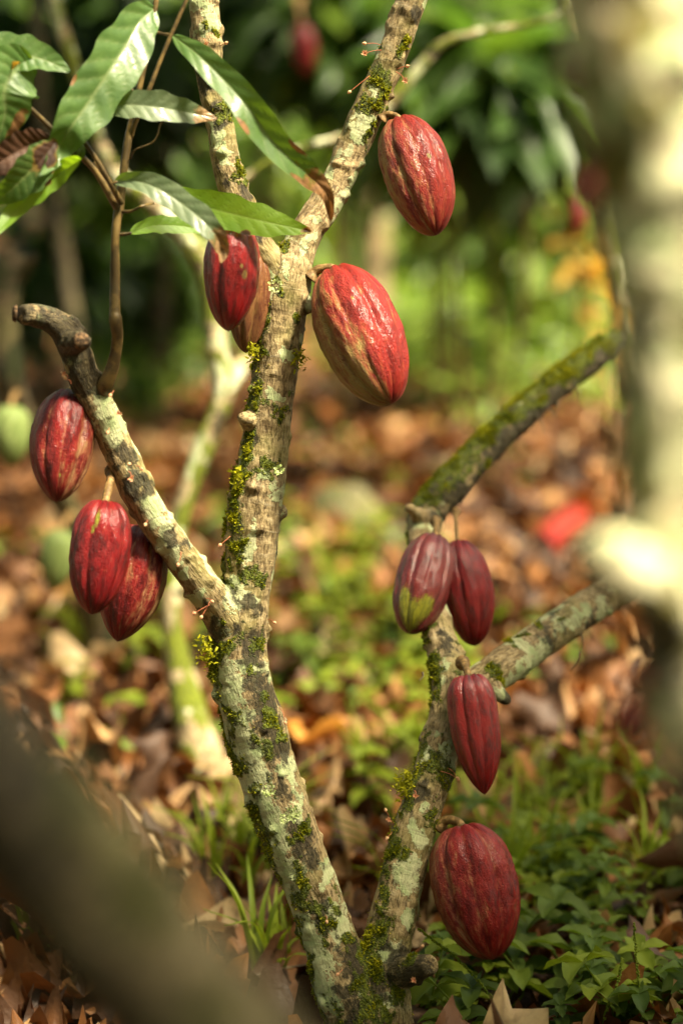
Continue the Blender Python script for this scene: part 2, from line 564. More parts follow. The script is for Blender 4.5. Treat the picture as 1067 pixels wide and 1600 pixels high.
# ------------------------------------------------------------------ cacao pods
def pod_mesh(name, L, W, mat, phi=0.0, seg=140, rings=110, tm=0.42, sh=2.3, tip=0.7, depth=0.05, spots=(), sidev=None, bend=0.0, seed=0, nip=0.5):
    depth = depth * 1.9
    """pod hanging along -Z from the origin; x right, y away from the viewer before placing"""
    k = np.linspace(0, 1, rings)
    t = 0.5 - 0.5 * np.cos(np.pi * (0.04 + 0.96 * k))
    t = (t - t[0]) / (t[-1] - t[0])
    th = np.linspace(0, 2 * np.pi, seg, endpoint=False)
    tt, aa = np.meshgrid(t, th, indexing='ij')
    u = np.clip((tt - tm) / (1 - tm), 0, 1)
    top = np.clip(1 - (1 - np.clip(tt / tm, 0, 1)) ** sh, 0, 1) ** (1 / 1.9)
    bot = np.clip(1 - u ** 2.0, 0, 1) ** tip
    r = np.where(tt < tm, top, bot)
    r = np.maximum(r, 0.05 * nip * (tt > 0.5))
    ph = 5 * (aa - phi) + 0.25 * np.sin(3 * tt + seed)
    lobe = np.abs(np.cos(ph))                    # ten ridges
    par = np.cos(ph / 1.0 + 0.0) * 0.5 + 0.5
    dk = depth * (0.8 + 0.2 * np.sign(np.sin(ph)))
    fshape = (1 - lobe) ** 1.35
    amp = 1 + 1.6 * np.exp(-tt / 0.09) + 0.9 * np.exp(-(1 - tt) / 0.1)
    wn_ = fbm(np.stack([np.cos(aa) * 3.4 + seed, np.sin(aa) * 3.4, tt * 5], -1).reshape(-1, 3), 3).reshape(tt.shape)
    wf = fbm(np.stack([np.cos(aa) * 10 + seed, np.sin(aa) * 10, tt * 13], -1).reshape(-1, 3), 3).reshape(tt.shape)
    env = np.sin(np.pi * np.clip(tt, 0.02, 0.98)) ** 0.5
    rr = r * (1 - dk * amp * fshape + 0.11 * (wn_ - 0.5) * env + 0.06 * (wf - 0.5) * env) * W / 2
    x = rr * np.cos(aa); y = rr * np.sin(aa)
    # shoulders swell up around the stalk
    z = -tt * L - 0.05 * L * np.exp(-(tt / 0.02) ** 1) * 0.6 + 0.012 * L * lobe * np.exp(-((tt - 0.03) / 0.03) ** 2)
    x = x + bend * W * np.sin(np.pi * tt)
    V = np.stack([x, y, z], -1).reshape(-1, 3)
    i = np.arange(rings - 1)[:, None] * seg
    j = np.arange(seg)[None, :]; j2 = (j + 1) % seg
    Q = np.stack([i + j, i + seg + j, i + seg + j2, i + j2], -1).reshape(-1, 4)
    n = len(V)
    V = np.vstack([V, [[0, 0, -0.05 * L * 0.4], [0, 0, -L * 1.0 - 0.001]]])
    jj = np.arange(seg); j2 = (jj + 1) % seg
    T = np.vstack([np.stack([np.full(seg, n), jj, j2], -1), np.stack([np.full(seg, n + 1), (rings - 1) * seg + j2, (rings - 1) * seg + jj], -1)])
    def ext(a, e0=0, e1=0): return np.concatenate([a.ravel(), [e0, e1]])
    sp = np.full(tt.shape, -1.0)
    # spots given as (x right -1..1, t, rx, rt) on the side facing the viewer (-y)
    for (sx, st, rx, rt) in spots:
        a0 = -np.pi / 2 + math.asin(max(-1, min(1, sx)))
        da = (aa - a0 + np.pi) % (2 * np.pi) - np.pi
        sp = np.maximum(sp, 1 - np.sqrt((da / rx) ** 2 + ((tt - st) / rt) ** 2) * 1.4)
    sd = np.zeros(tt.shape)
    if sidev is not None:
        sd = np.clip(np.cos(aa - sidev[0]) * 1.0 + (tt - 0.5) * sidev[1], -0.2, 1.0)
    A = {'fur': ext(fshape * np.clip(1.2 - 0.5 * tt, 0, 1)), 'spot': ext(sp, -1, -1), 'side': ext(sd),
         'pco': np.vstack([np.stack([np.cos(aa), np.sin(aa), tt * 3.0], -1).reshape(-1, 3) + seed * 3.1, [[0, 0, 0], [0, 0, 3]]])}
    return mesh_data(name, V, [Q, T], A, True, mat)


def place_pod(label, top, bot, width, d, mat, group, d2=None, attach=None, phi=0.0, lo=False, cat='cacao pod', stalk_r=4.0, name='cacao_pod', **kw):
    """top/bottom in photo pixels, width in pixels, d depth of the top; attach = pixel+depth where the stalk meets the wood"""
    d2 = d2 if d2 is not None else d
    A, B = P(*top, d), P(*bot, d2)
    ax = B - A
    L = np.linalg.norm(ax)
    W = width * mm((d + d2) / 2)
    Zp = Vector(-ax / L)
    view = Vector((A + B) / 2 - CAM).normalized()
    Y = (view - Zp * view.dot(Zp)).normalized()
    X = Y.cross(Zp)
    Mx = Matrix((X, Y, Zp)).transposed().to_4x4()
    o = empty(name, A)
    o.rotation_euler = Mx.to_euler()
    tag(o, label, cat, group)
    if lo: kw.setdefault('seg', 50), kw.setdefault('rings', 36)
    me = pod_mesh('husk', L, W, mat, phi=phi, **kw)
    h = link('husk', me, o)
    if attach is not None:
        S = P(*attach)
        inv = Mx.inverted()
        q = np.array(inv @ Vector(S - A))
        pts = [q, q * 0.55 + np.array([0, 0, 0.006]), [0, 0, 0.001], [0, 0, -0.05 * L * 0.5 - 0.004]]
        C = spline(pts, 8)
        rr = stalk_r * mm(d)
        prof = np.linspace(1.3, 1.05, len(C))
        prof[:6] = np.linspace(2.6, 1.3, 6)
        prof[-6:] *= 1.25
        mb = MB()
        V, Q, T = tube(C, rr * prof, 12, 0.18, len(label))
        mb.add(V, Q, T)
        mb.build('stalk', M_STALK, o)
    return o


# ------------------------------------------------------------------ wood with blended forks
def wood(chains, mats, parent, voxel, origin, patches=(), names=None, wob=0.05, disp=0.0018, smooth_it=5, film=None):
    """chains: list of (part name, [(px,py,d,rpx)...]); remeshed to one skin, split again into parts"""
    mb = MB()
    samples = []
    al0 = 0
    for ci, (nm, pts) in enumerate(chains):
        rows = []
        for q in pts:
            px, py, d, r = q
            rows.append([*P(px, py, d), r * mm(d)])
        C = spline(rows, step=0.008)
        V, Q, T = tube(C[:, :3], C[:, 3], 26, wob, ci + 1)
        mb.add(V, Q, T)
        Tn, N, B = frames(C[:, :3])
        seg = np.r_[0, np.cumsum(np.linalg.norm(np.diff(C[:, :3], axis=0), axis=1))]
        samples.append((C, N, B, seg + 3.7 * ci))
    o = mb.build('tmp', None)
    md = o.modifiers.new('r', 'REMESH')
    md.mode = 'VOXEL'; md.voxel_size = voxel
    ms = o.modifiers.new('s', 'SMOOTH')
    ms.factor = 0.5; ms.iterations = smooth_it
    dg = bpy.context.evaluated_depsgraph_get()
    me = bpy.data.meshes.new_from_object(o.evaluated_get(dg))
    bpy.data.objects.remove(o)
    n = len(me.vertices)
    V = np.zeros(n * 3, np.float32); me.vertices.foreach_get('co', V); V = V.reshape(-1, 3).astype(float)
    Nn = np.zeros(n * 3, np.float32); me.vertices.foreach_get('normal', Nn); Nn = Nn.reshape(-1, 3).astype(float)
    nq = len(me.polygons)
    lt = np.zeros(nq, np.int32); me.polygons.foreach_get('loop_total', lt)
    li = np.zeros(len(me.loops), np.int32); me.loops.foreach_get('vertex_index', li)
    bpy.data.meshes.remove(me)
    assert (lt == 4).all()
    Q = li.reshape(-1, 4)
    best = np.full(n, 1e9); ch = np.zeros(n, int); bco = np.zeros((n, 3))
    for ci, (C, N, B, al) in enumerate(samples):
        for s0 in range(0, n, 20000):
            v = V[s0:s0 + 20000]
            d2 = ((v[:, None, :] - C[None, :, :3]) ** 2).sum(-1) ** 0.5 - C[None, :, 3]
            k = d2.argmin(1)
            dd = d2[np.arange(len(v)), k]
            m = dd < best[s0:s0 + 20000]
            idx = np.nonzero(m)[0]
            kk = k[idx]
            rel = v[idx] - C[kk, :3]
            best[s0 + idx] = dd[idx]; ch[s0 + idx] = ci
            bco[s0 + idx] = np.stack([(rel * N[kk]).sum(1), (rel * B[kk]).sum(1), al[kk] + (rel * np.cross(N[kk], B[kk])).sum(1)], 1)
    # surface relief: growth rings, lumps and small knots
    rn = fbm(bco * [12, 12, 110], 3) - 0.5
    ln = fbm(bco * [45, 45, 38], 3) - 0.5
    kn = np.clip(fbm(bco * [60, 60, 60] + 31, 2) - 0.66, 0, 1) * 6
    V = V + Nn * (disp * (rn * 0.8 + ln * 3.0 + kn * 2.2))[:, None]
    at = {k: np.full(n, -1.0) for k in ('lichen', 'dark', 'mossy')}
    wsc = 45.0 if voxel < 0.004 else 22.0
    Vw = V + np.stack([fbm(V * wsc + 9.1 * k, 3) - 0.5 for k in range(3)], 1) * (1.1 / wsc)
    ragged = (fbm(bco * [130, 130, 90], 3) - 0.5) * 1.3
    for (kind, px, py, rp) in patches:
        # depth of the wood under that pixel
        pxs = []
        bd, bdep = 1e9, None
        for (C, N, B, al) in samples:
            q = C[:, :3] - CAM
            d = q @ FWD
            X = 533.5 + (q @ RT) / d * F; Y = 800 - (q @ UP) / d * F
            e = np.hypot(X - px, Y - py) - C[:, 3] / d * F
            k = e.argmin()
            if e[k] < bd: bd, bdep = e[k], d[k] - C[k, 3] * 0.8
        c = P(px, py, bdep)
        dist = np.linalg.norm((Vw - c) * [1, 0.6, 0.8], axis=1) / (rp * mm(bdep))
        at[kind] = np.maximum(at[kind], 1.2 - dist ** 0.8 + ragged * (0.8 if kind != 'lichen' else 0.45))
    if film: film(V, Nn, bco, ch, at)
    nrm = Nn
    out = []
    groups = {}
    for ci, (nm, pts) in enumerate(chains): groups.setdefault(nm, []).append(ci)
    fch = ch[Q[:, 0]]
    for nm, cis in groups.items():
        if nm.startswith('~'):
            continue
        m = np.isin(fch, cis)
        base = nm.split(':')[0]
        f = Q[m]
        u, inv = np.unique(f, return_inverse=True)
        A = {k: a[u] for k, a in at.items()}
        A['bco'] = bco[u]
        me2 = mesh_data(base, V[u] - origin, inv.reshape(-1, 4), A, True, mats)
        me2.normals_split_custom_set_from_vertices([tuple(x) for x in nrm[u]]) if disp < 0.0005 else None
        out.append(link(base, me2, parent))
    return out, V, Nn, Q, at


# ------------------------------------------------------------------ leaves
def strip_leaf(mid, half, roll=0.0, fold=0.25, nu=56, nv=9, veins=11, ripple=0.06, dead=(), seed=0, wavy=0.05, shape='cacao', curl=0.0):
    """mid: rows (px,py,d); half: half width in px (scalar max). returns V,Q,attrs"""
    rows = [[*P(*q)] for q in mid]
    C = spline(rows, n_per=max(4, nu // (len(rows) - 1)))
    n = len(C)
    t = np.linspace(0, 1, n)
    T, _, _ = frames(C)
    N0 = (CAM - C); N0 /= np.linalg.norm(N0, axis=1)[:, None]
    N0 = N0 - T * (N0 * T).sum(1)[:, None]; N0 /= np.linalg.norm(N0, axis=1)[:, None]
    S0 = np.cross(T, N0)
    rl = np.interp(t, np.linspace(0, 1, len(np.atleast_1d(roll))), np.atleast_1d(roll)) if np.ndim(roll) else np.full(n, roll)
    S = S0 * np.cos(rl)[:, None] + N0 * np.sin(rl)[:, None]
    N = np.cross(S, T)
    N = -N if (N * N0).sum() < 0 and abs(np.mean(rl)) < 1.5 else N
    w = (np.sin(np.pi * np.clip(t, 0, 1) ** 0.85) ** 0.62) * (1 - 0.35 * t ** 4)
    w = w * (1 + wavy * np.sin(t * 23 + seed)) + 0.012
    d = np.mean([q[2] for q in mid])
    W = half * mm(d)
    v = np.linspace(-1, 1, 2 * nv + 1)
    tt, vv = np.meshgrid(t, v, indexing='ij')
    wig = 1 + 0.05 * np.sin(tt * 37 + np.sign(vv) * 1.3 + seed)
    q = vv * w[:, None] * W * wig
    ph = (tt - np.abs(vv) * 0.10) * veins
    fr = ph - np.floor(ph)
    pil = np.sin(np.pi * fr) ** 0.8
    h = np.abs(vv) * fold * W * w[:, None] + ripple * W * (pil - 0.6) * np.minimum(1, 4 * np.abs(vv)) * (1.05 - np.abs(vv) * 0.3)
    h += curl * W * vv ** 2 * w[:, None]
    h += 0.10 * W * (np.sin(tt * 9 + seed) * vv ** 2)
    V = C[:, None, :] + S[:, None, :] * q[:, :, None] + N[:, None, :] * h[:, :, None]
    vein = np.maximum(np.exp(-(np.abs(vv) / 0.055) ** 2), 0.7 * np.exp(-(np.minimum(fr, 1 - fr) / 0.06) ** 2))
    dd = np.full(tt.shape, -1.0)
    for (t0, v0, rt, rv) in dead:
        dd = np.maximum(dd, 1 - np.sqrt(((tt - t0) / rt) ** 2 + ((vv - v0) / rv) ** 2))
    m = 2 * nv + 1
    i = np.arange(n - 1)[:, None] * m; j = np.arange(m - 1)[None, :]
    Q = np.stack([i + j, i + j + 1, i + m + j + 1, i + m + j], -1).reshape(-1, 4)
    return V.reshape(-1, 3), Q, dict(vein=vein.ravel(), dead=dd.ravel())


def leaf_template(nu=6, nv=1, droop=0.25, fold=0.25, wave=0.0, seed=0, wr=0.36, curl=0.0, sharp=0.7):
    """unit leaf along +Y from the origin, normal +Z"""
    t = np.linspace(0, 1, nu + 1)
    v = np.linspace(-1, 1, 2 * nv + 1)
    tt, vv = np.meshgrid(t, v, indexing='ij')
    w = np.sin(np.pi * np.clip(tt, 0.0, 1) ** 0.9) ** sharp * wr / 2 + 0.004
    x = vv * w
    y = tt.copy()
    z = -droop * tt ** 2 + np.abs(vv) * w * fold * 2 + wave * np.sin(tt * 11 + seed) * vv * w * 2
    z += wave * 0.12 * np.sin(tt * 7 + seed * 2)
    if curl:
        ang = vv * curl
        x = np.sin(ang) / max(curl, 1e-3) * w
        z = z + (1 - np.cos(ang)) / max(curl, 1e-3) * w
    ph = (tt - np.abs(vv) * 0.1) * 9
    fr = ph - np.floor(ph)
    vein = np.maximum(np.exp(-(np.abs(vv) / 0.09) ** 2), 0.6 * np.exp(-(np.minimum(fr, 1 - fr) / 0.1) ** 2)) if nv > 2 else np.zeros(tt.shape)
    m = 2 * nv + 1
    i = np.arange(nu)[:, None] * m; j = np.arange(m - 1)[None, :]
    Q = np.stack([i + j, i + j + 1, i + m + j + 1, i + m + j], -1).reshape(-1, 4)
    return np.stack([x, y, z], -1).reshape(-1, 3), Q, vein.ravel()


def orient(Y, Nrm):
    Y = Y / np.linalg.norm(Y, axis=1)[:, None]
    X = np.cross(Y, Nrm); X /= np.linalg.norm(X, axis=1)[:, None] + 1e-9
    Z = np.cross(X, Y)
    return np.stack([X, Y, Z], -1)      # columns


def scatter(mb, templ, pos, Y, Nrm, size, rnd):
    V0, Q0, ve = templ
    Rm = orient(Y, Nrm)
    n = len(pos)
    V = np.einsum('nij,mj->nmi', Rm, V0) * np.asarray(size)[:, None, None] + pos[:, None, :]
    k = len(V0)
    Q = (Q0[None] + (np.arange(n) * k)[:, None, None]).reshape(-1, 4)
    mb.add(V.reshape(-1, 3), Q, None, rnd=np.repeat(rnd, k), vein=np.tile(ve, n))


def unit(n):
    v = rng.normal(size=(n, 3))
    return v / np.linalg.norm(v, axis=1)[:, None]


LEAF_LOW = leaf_template(4, 1, 0.3, 0.3)

# sun shafts: gaps in the crowns through which the sun reaches the places the photo shows lit
e1 = np.cross(SUN_DIR, [0, 0, 1]); e1 /= np.linalg.norm(e1)
e2 = np.cross(SUN_DIR, e1)
SHAFTS = [(P(330, 490, 4.25), 0.3), (P(340, 560, 4.25), .25), (P(345, 600, 4.25), 0.2), (P(310, 720, 4.25), 0.1), (P(290, 400, 4.25), .03),
          (P(430, 240, 11), 0.55), (P(150, 240, 9), 0.25), (P(790, 310, 10), 0.5), (P(850, 330, 9.4), 0.4), (P(700, 400, 12), .7), (P(600, 150, 9), .4), (G(650, 760), .5), (G(250, 900), .4), (G(520, 640), .6), (G(800, 900), .4), (P(650, 280, 2.95), .12), (P(560, 520, 2.9), .12), (P(360, 450, 2.85), .08), (G(860, 1340), .12), (G(960, 1560), .1), (P(1060, 980, 1.4), .2),
          (P(850, 420, 12), 0.5), (P(720, 520, 12), 0.6), (P(860, 520, 10.5), 0.5), (P(640, 440, 13), .4), (G(800, 600), 0.55), (G(920, 640), 0.5), (G(690, 620), .35),
          (G(640, 1100), 0.16), (G(330, 1130), .2), (G(480, 1180), 0.12), (G(500, 850), .1),
          (P(380, 330, 2.85), 0.10), (G(350, 1250), 0.12), (G(850, 780), .35), (G(600, 1180), .1),
          (P(1000, 80, 1.35), .3), (P(1010, 300, 1.35), .3), (P(1020, 520, 1.36), .3), (P(1030, 700, 1.36), .3), (P(1050, 850, 1.36), .04),
          (P(150, 150, 2.74), .04), (P(460, 350, 2.83), 0.03), (P(230, 170, 2.76), .02), (P(60, 300, 2.73), .03), (P(20, 680, 4.4), .06), (P(88, 870, 4.4), .06), (G(200, 1290), .12), (G(870, 1130), .15)]


def lit_keep(pos, openness=0.5, scale=0.55):
    q = np.stack([pos @ e1, pos @ e2, np.zeros(len(pos))], 1)
    nz = fbm(q / scale + 3.3, 2)
    keep = nz < openness
    for T, rad in SHAFTS:
        rel = pos - T
        k = rel @ SUN_DIR
        dist = np.linalg.norm(rel - k[:, None] * SUN_DIR, axis=1)
        keep &= ~((dist < rad + 0.12) & (k > 0.3))
    return keep


BLOCKS = []


def crown(parent, c, rad, n, origin, mat=None, zmin=2.05, openness=0.55, size=(0.2, 0.32)):
    u = unit(n) * (rng.random(n) ** 0.45)[:, None]
    pos = np.array(c) + u * np.array(rad)
    pos = pos[pos[:, 2] > zmin]
    # unseen crowns, thinned and cut open above to steer sun and sky light
    pos = pos[lit_keep(pos, openness)]
    pos = pos[~((pos[:, 1] < 4.0) & (np.abs(pos[:, 0] - 0.25) < 1.15) & (pos[:, 1] > 0.8))]
    extra = []
    for (T, rad) in BLOCKS:
        m_ = int(30 + 500 * rad)
        k = rng.uniform(1.9, 3.2, m_) * ((2.2 - T[2]) / (1.2 * SUN_DIR[2]) if T[2] < 1.2 else 1.0) / 1.0
        q = T + SUN_DIR * k[:, None] + rng.normal(0, rad * 0.55, (m_, 3))
        extra.append(q[q[:, 2] > zmin])
    BLOCKS.clear()
    if extra:
        extra = np.vstack(extra)
        pos = np.vstack([pos, extra[lit_keep(extra, 9.0)]])
    n = len(pos)
    Y = unit(n) * [1, 1, 0.35] + [0, 0, -0.35]
    Nm = unit(n) * 0.45 + [0, 0, 1]
    mb = MB()
    cl = fbm(pos / 0.5, 2)
    scatter(mb, LEAF_LOW, pos, Y, Nm, rng.uniform(*size, n), np.clip(cl * 1.2 - 0.25 + rng.normal(0, .13, n), 0, 1))
    return mb.build('crown', mat or M_FOL, parent, origin)


# ------------------------------------------------------------------ ground
nx, ny = 150, 190
gx = np.linspace(-1, 1, nx); gy = np.linspace(0, 1, ny)
gx = np.sign(gx) * np.abs(gx) ** 1.8 * 60
gy = -20 + 140 * gy ** 1.0 if False else np.concatenate([np.linspace(-20, 0, 15, endpoint=False), np.linspace(0, 14, 120, endpoint=False), np.linspace(14, 120, 55)])
YY, XX = np.meshgrid(gy, gx, indexing='ij')


def terrain(x, y):
    x = np.asarray(x, float); y = np.asarray(y, float)
    p = np.stack([x, y, np.zeros_like(x)], -1).reshape(-1, 3)
    return ((fbm(p * 1.3, 3) - 0.5) * 0.05 + (fbm(p * 6, 2) - 0.5) * 0.016).reshape(x.shape)


ZZ = terrain(XX, YY)
Vg = np.stack([XX, YY, ZZ], -1).reshape(-1, 3)
i = np.arange(len(gy) - 1)[:, None] * nx; j = np.arange(nx - 1)[None, :]
Qg = np.stack([i + j, i + j + 1, i + nx + j + 1, i + nx + j], -1).reshape(-1, 4)
tag(link('ground', mesh_data('ground', Vg, Qg, None, True, M_SOIL)), kind='structure')

# ------------------------------------------------------------------ the main cacao tree
BASE = G(590, 1625); BASE[2] = 0
D = 2.95
trunk = [(588, 1660, 2.95, 74), (572, 1600, 2.95, 60), (540, 1540, 2.95, 52), (516, 1472, 2.95, 42), (485, 1385, 2.95, 43), (452, 1300, 2.95, 45), (425, 1225, 2.95, 46),
         (405, 1157, 2.95, 47), (378, 1060, 2.95, 46), (372, 1000, 2.95, 46), (382, 940, 2.95, 41), (388, 900, 2.95, 39), (398, 800, 2.95, 42), (413, 700, 2.95, 37), (425, 610, 2.95, 35.5),
         (434, 540, 2.95, 37), (443, 460, 2.95, 40), (455, 405, 2.95, 33)]
br_r = [(452, 425, 2.95, 32), (480, 362, 2.96, 27), (506, 320, 2.97, 25), (533, 270, 2.98, 24.5), (573, 180, 2.98, 25), (610, 90, 2.98, 24), (643, 0, 2.98, 23), (680, -110, 3.0, 22), (740, -260, 3.05, 20), (790, -420, 3.2, 17), (850, -640, 3.3, 12)]
br_l = [(444, 455, 2.95, 30), (425, 415, 2.94, 25), (400, 375, 2.93, 23), (374, 318, 2.92, 23.5), (358, 270, 2.92, 22.5), (341, 180, 2.92, 22), (326, 90, 2.92, 23.5), (319, 0, 2.92, 23), (300, -110, 2.92, 22), (270, -250, 2.85, 19), (200, -450, 2.7, 13), (130, -600, 2.6, 9)]
br_left = [(372, 1010, 2.95, 38), (345, 955, 2.93, 32), (312, 910, 2.91, 28), (275, 858, 2.90, 26.5), (225, 784, 2.88, 27), (184, 697, 2.87, 25.5), (153, 633, 2.86, 25), (130, 588, 2.85, 25), (117, 545, 2.84, 25), (94, 508, 2.83, 22), (62, 495, 2.82, 19), (32, 491, 2.80, 16)]
stem_r = [(588, 1660, 2.95, 72), (592, 1590, 2.95, 55), (600, 1500, 2.96, 42), (622, 1400, 2.97, 35), (646, 1300, 2.99, 33.5), (676, 1210, 3.01, 32), (698, 1130, 3.04, 32), (705, 1085, 3.06, 31), (697, 1035, 3.09, 27), (684, 980, 3.13, 24), (668, 910, 3.2, 23), (660, 850, 3.27, 24), (664, 815, 3.32, 28)]
br_top = [(655, 818, 3.32, 24), (674, 792, 3.35, 29), (702, 762, 3.37, 28), (750, 708, 3.42, 26), (817, 645, 3.48, 24.5), (883, 590, 3.54, 22.5), (940, 550, 3.6, 20), (970, 532, 3.64, 17)]
br_low = [(706, 1115, 3.05, 28), (745, 1072, 3.08, 30), (785, 1043, 3.12, 30), (826, 1013, 3.17, 30), (893, 966, 3.25, 28), (990, 905, 3.37, 26), (1110, 830, 3.5, 22), (1250, 700, 3.6, 18)]
stubs = [('trunk', [(630, 1520, 2.93, 26), (655, 1512, 2.9, 22), (672, 1508, 2.88, 16)]),
         ('branch:e', [(770, 1075, 3.06, 16), (786, 1090, 3.05, 10), (794, 1098, 3.05, 6)]),
         ('branch:d', [(665, 815, 3.30, 18), (648, 800, 3.27, 10), (638, 795, 3.26, 5)]),
         ('branch:c', [(108, 536, 2.83, 18), (121, 534, 2.80, 17), (128, 533, 2.775, 15)]),
         ('trunk', [(395, 660, 2.94, 20), (383, 655, 2.92, 10), (378, 652, 2.91, 6)]),
         ('trunk', [(440, 800, 2.95, 10), (444, 806, 2.94, 6)]),
         ('trunk', [(470, 470, 2.95, 18), (483, 480, 2.94, 10)]),
         ('trunk', [(400, 500, 2.94, 16), (390, 498, 2.92, 9)])]
CH = [('trunk', trunk), ('branch:a', br_r), ('branch:b', br_l), ('branch:c', br_left), ('branch:f', stem_r), ('branch:d', br_top), ('branch:e', br_low)] + stubs
Lc = [(350, 1075, 30), (346, 1110, 30), (362, 1140, 36), (376, 1180, 34), (388, 1215, 32), (402, 1250, 28), (416, 1290, 30), (432, 1310, 24), (440, 1375, 34), (455, 1430, 30), (480, 1470, 26), (490, 1510, 30), (505, 1560, 24),
      (515, 1360, 17), (522, 1430, 20), (535, 1455, 16), (365, 925, 20), (352, 918, 12), (372, 940, 10), (335, 1035, 18), (340, 1055, 20), (385, 1035, 12), (400, 1045, 10), (418, 1040, 8), (467, 1265, 10), (480, 1290, 8),
      (415, 462, 16), (418, 440, 12), (402, 480, 12), (545, 300, 9), (536, 318, 9), (527, 332, 8), (552, 285, 7), (560, 200, 16), (570, 190, 12), (542, 240, 9), (530, 235, 8), (560, 220, 8), (590, 75, 9), (340, 200, 13), (345, 215, 10), (330, 40, 14), (325, 20, 12), (312, 50, 10), (490, 345, 8), (488, 370, 7), (512, 268, 8), (480, 385, 8),
      (160, 645, 20), (175, 665, 18), (182, 690, 12), (240, 800, 17), (232, 788, 12), (262, 850, 14), (270, 870, 12), (300, 940, 14), (66, 502, 9), (107, 500, 7), (150, 620, 10), (345, 990, 8), (255, 820, 10), (290, 900, 9),
      (662, 1180, 14), (650, 1200, 10), (700, 1190, 16), (700, 1215, 12), (640, 1365, 20), (655, 1310, 12), (610, 1485, 16), (655, 1145, 8), (690, 1050, 12), (670, 830, 8), (712, 1150, 10), (645, 1290, 8), (600, 1560, 12), (640, 1440, 10),
      (810, 1050, 17), (828, 1035, 20), (848, 1020, 15), (795, 1070, 14), (893, 968, 12), (910, 960, 10), (780, 1085, 10), (440, 360, 8), (395, 940, 7), (430, 620, 10), (405, 740, 9), (385, 855, 10), (450, 560, 8)]
Dk = [(395, 1020, 20), (402, 1000, 16), (400, 1065, 18), (415, 1100, 24), (422, 1130, 22), (435, 1170, 20), (430, 1150, 16), (475, 1310, 20), (490, 1335, 15), (460, 1285, 14), (505, 1420, 12), (508, 1445, 12), (555, 1500, 24), (545, 1550, 18), (560, 1590, 22), (340, 985, 12), (325, 1000, 8),
      (265, 833, 10), (270, 842, 8), (195, 718, 12), (190, 735, 8), (122, 540, 24), (140, 590, 26), (105, 520, 14), (150, 610, 14), (232, 765, 14), (215, 745, 9), (388, 565, 9), (386, 650, 9), (395, 690, 10), (345, 185, 14), (340, 165, 10), (325, 120, 13), (318, 130, 10), (380, 300, 8), (386, 940, 12), (400, 955, 9), (375, 590, 6),
      (850, 1003, 14), (835, 1010, 8), (872, 985, 11), (788, 1095, 12), (905, 590, 20), (940, 565, 24), (860, 625, 16), (965, 540, 18), (800, 680, 12), (760, 715, 12), (650, 800, 16), (640, 1250, 14), (625, 1500, 20), (650, 1530, 24), (660, 1515, 20), (600, 1470, 10), (590, 1530, 24), (650, 1000, 6), (700, 1010, 12), (690, 1000, 10), (655, 20, 10), (470, 475, 8), (660, 1240, 12), (445, 1230, 10), (325, 945, 8), (365, 985, 12), (700, 775, 14), (820, 655, 14), (675, 810, 14)]
Ms = [(590, 118, 15), (602, 132, 11), (575, 165, 11), (560, 170, 8), (592, 165, 9), (608, 172, 9), (600, 150, 8), (635, 60, 9), (630, 75, 8), (600, 70, 6), (570, 215, 8), (575, 235, 6), (580, 195, 6), (375, 265, 10), (365, 275, 8), (370, 250, 7), (380, 285, 6), (350, 165, 9), (345, 180, 10), (358, 175, 6), (308, 110, 6), (306, 135, 6), (330, 55, 6), (320, 40, 6),
      (398, 520, 10), (393, 542, 9), (400, 500, 7), (468, 540, 9), (474, 555, 8), (466, 500, 6), (456, 615, 7), (455, 650, 9), (448, 660, 7), (430, 645, 8), (420, 728, 12), (432, 735, 8), (400, 732, 8), (378, 735, 9), (370, 760, 9), (368, 785, 10), (366, 805, 9), (362, 830, 10), (358, 855, 9), (375, 855, 10), (383, 845, 7), (380, 880, 8), (398, 895, 10), (410, 905, 8), (372, 715, 6), (388, 640, 7), (355, 880, 6), (440, 790, 5),
      (408, 1010, 12), (412, 985, 8), (395, 1045, 7), (412, 1098, 9), (425, 1125, 10), (438, 1150, 9), (396, 1150, 8), (410, 1165, 9), (424, 1180, 8), (445, 1135, 7), (480, 1285, 9), (465, 1300, 8), (494, 1295, 7), (325, 1010, 6), (320, 1000, 5), (350, 975, 6), (455, 1310, 6), (525, 1395, 10), (533, 1420, 9), (515, 1440, 7), (545, 1465, 9),
      (632, 1228, 13), (640, 1245, 10), (625, 1268, 10), (618, 1290, 9), (612, 1315, 10), (615, 1340, 9), (602, 1365, 10), (596, 1395, 11), (590, 1425, 11), (583, 1455, 10), (572, 1485, 15), (585, 1510, 15), (562, 1540, 15), (575, 1575, 18), (600, 1590, 14), (618, 1550, 10), (655, 1160, 9), (662, 1142, 7), (650, 1185, 8), (668, 1120, 5), (640, 1500, 9), (595, 1460, 10),
      (768, 1058, 11), (780, 1072, 11), (786, 1045, 8), (765, 1045, 7), (870, 968, 7), (875, 980, 6), (820, 995, 8), (840, 985, 8), (800, 1008, 7),
      (690, 750, 9), (705, 735, 8), (670, 775, 9), (725, 710, 8), (745, 690, 8), (770, 655, 7), (790, 640, 8), (830, 605, 7), (860, 580, 7), (775, 665, 9), (890, 555, 8), (930, 535, 7), (655, 790, 7), (665, 1010, 5), (676, 985, 5), (712, 1050, 7)]
patches = [('lichen', *q) for q in Lc] + [('dark', *q) for q in Dk] + [('mossy', *q) for q in Ms]
M_BARK = bark_mat('cacao_bark')
tree = tag(empty('cacao_tree', BASE), 'sharply focused cacao tree with mossy forking trunk bearing most of the red pods', 'tree')


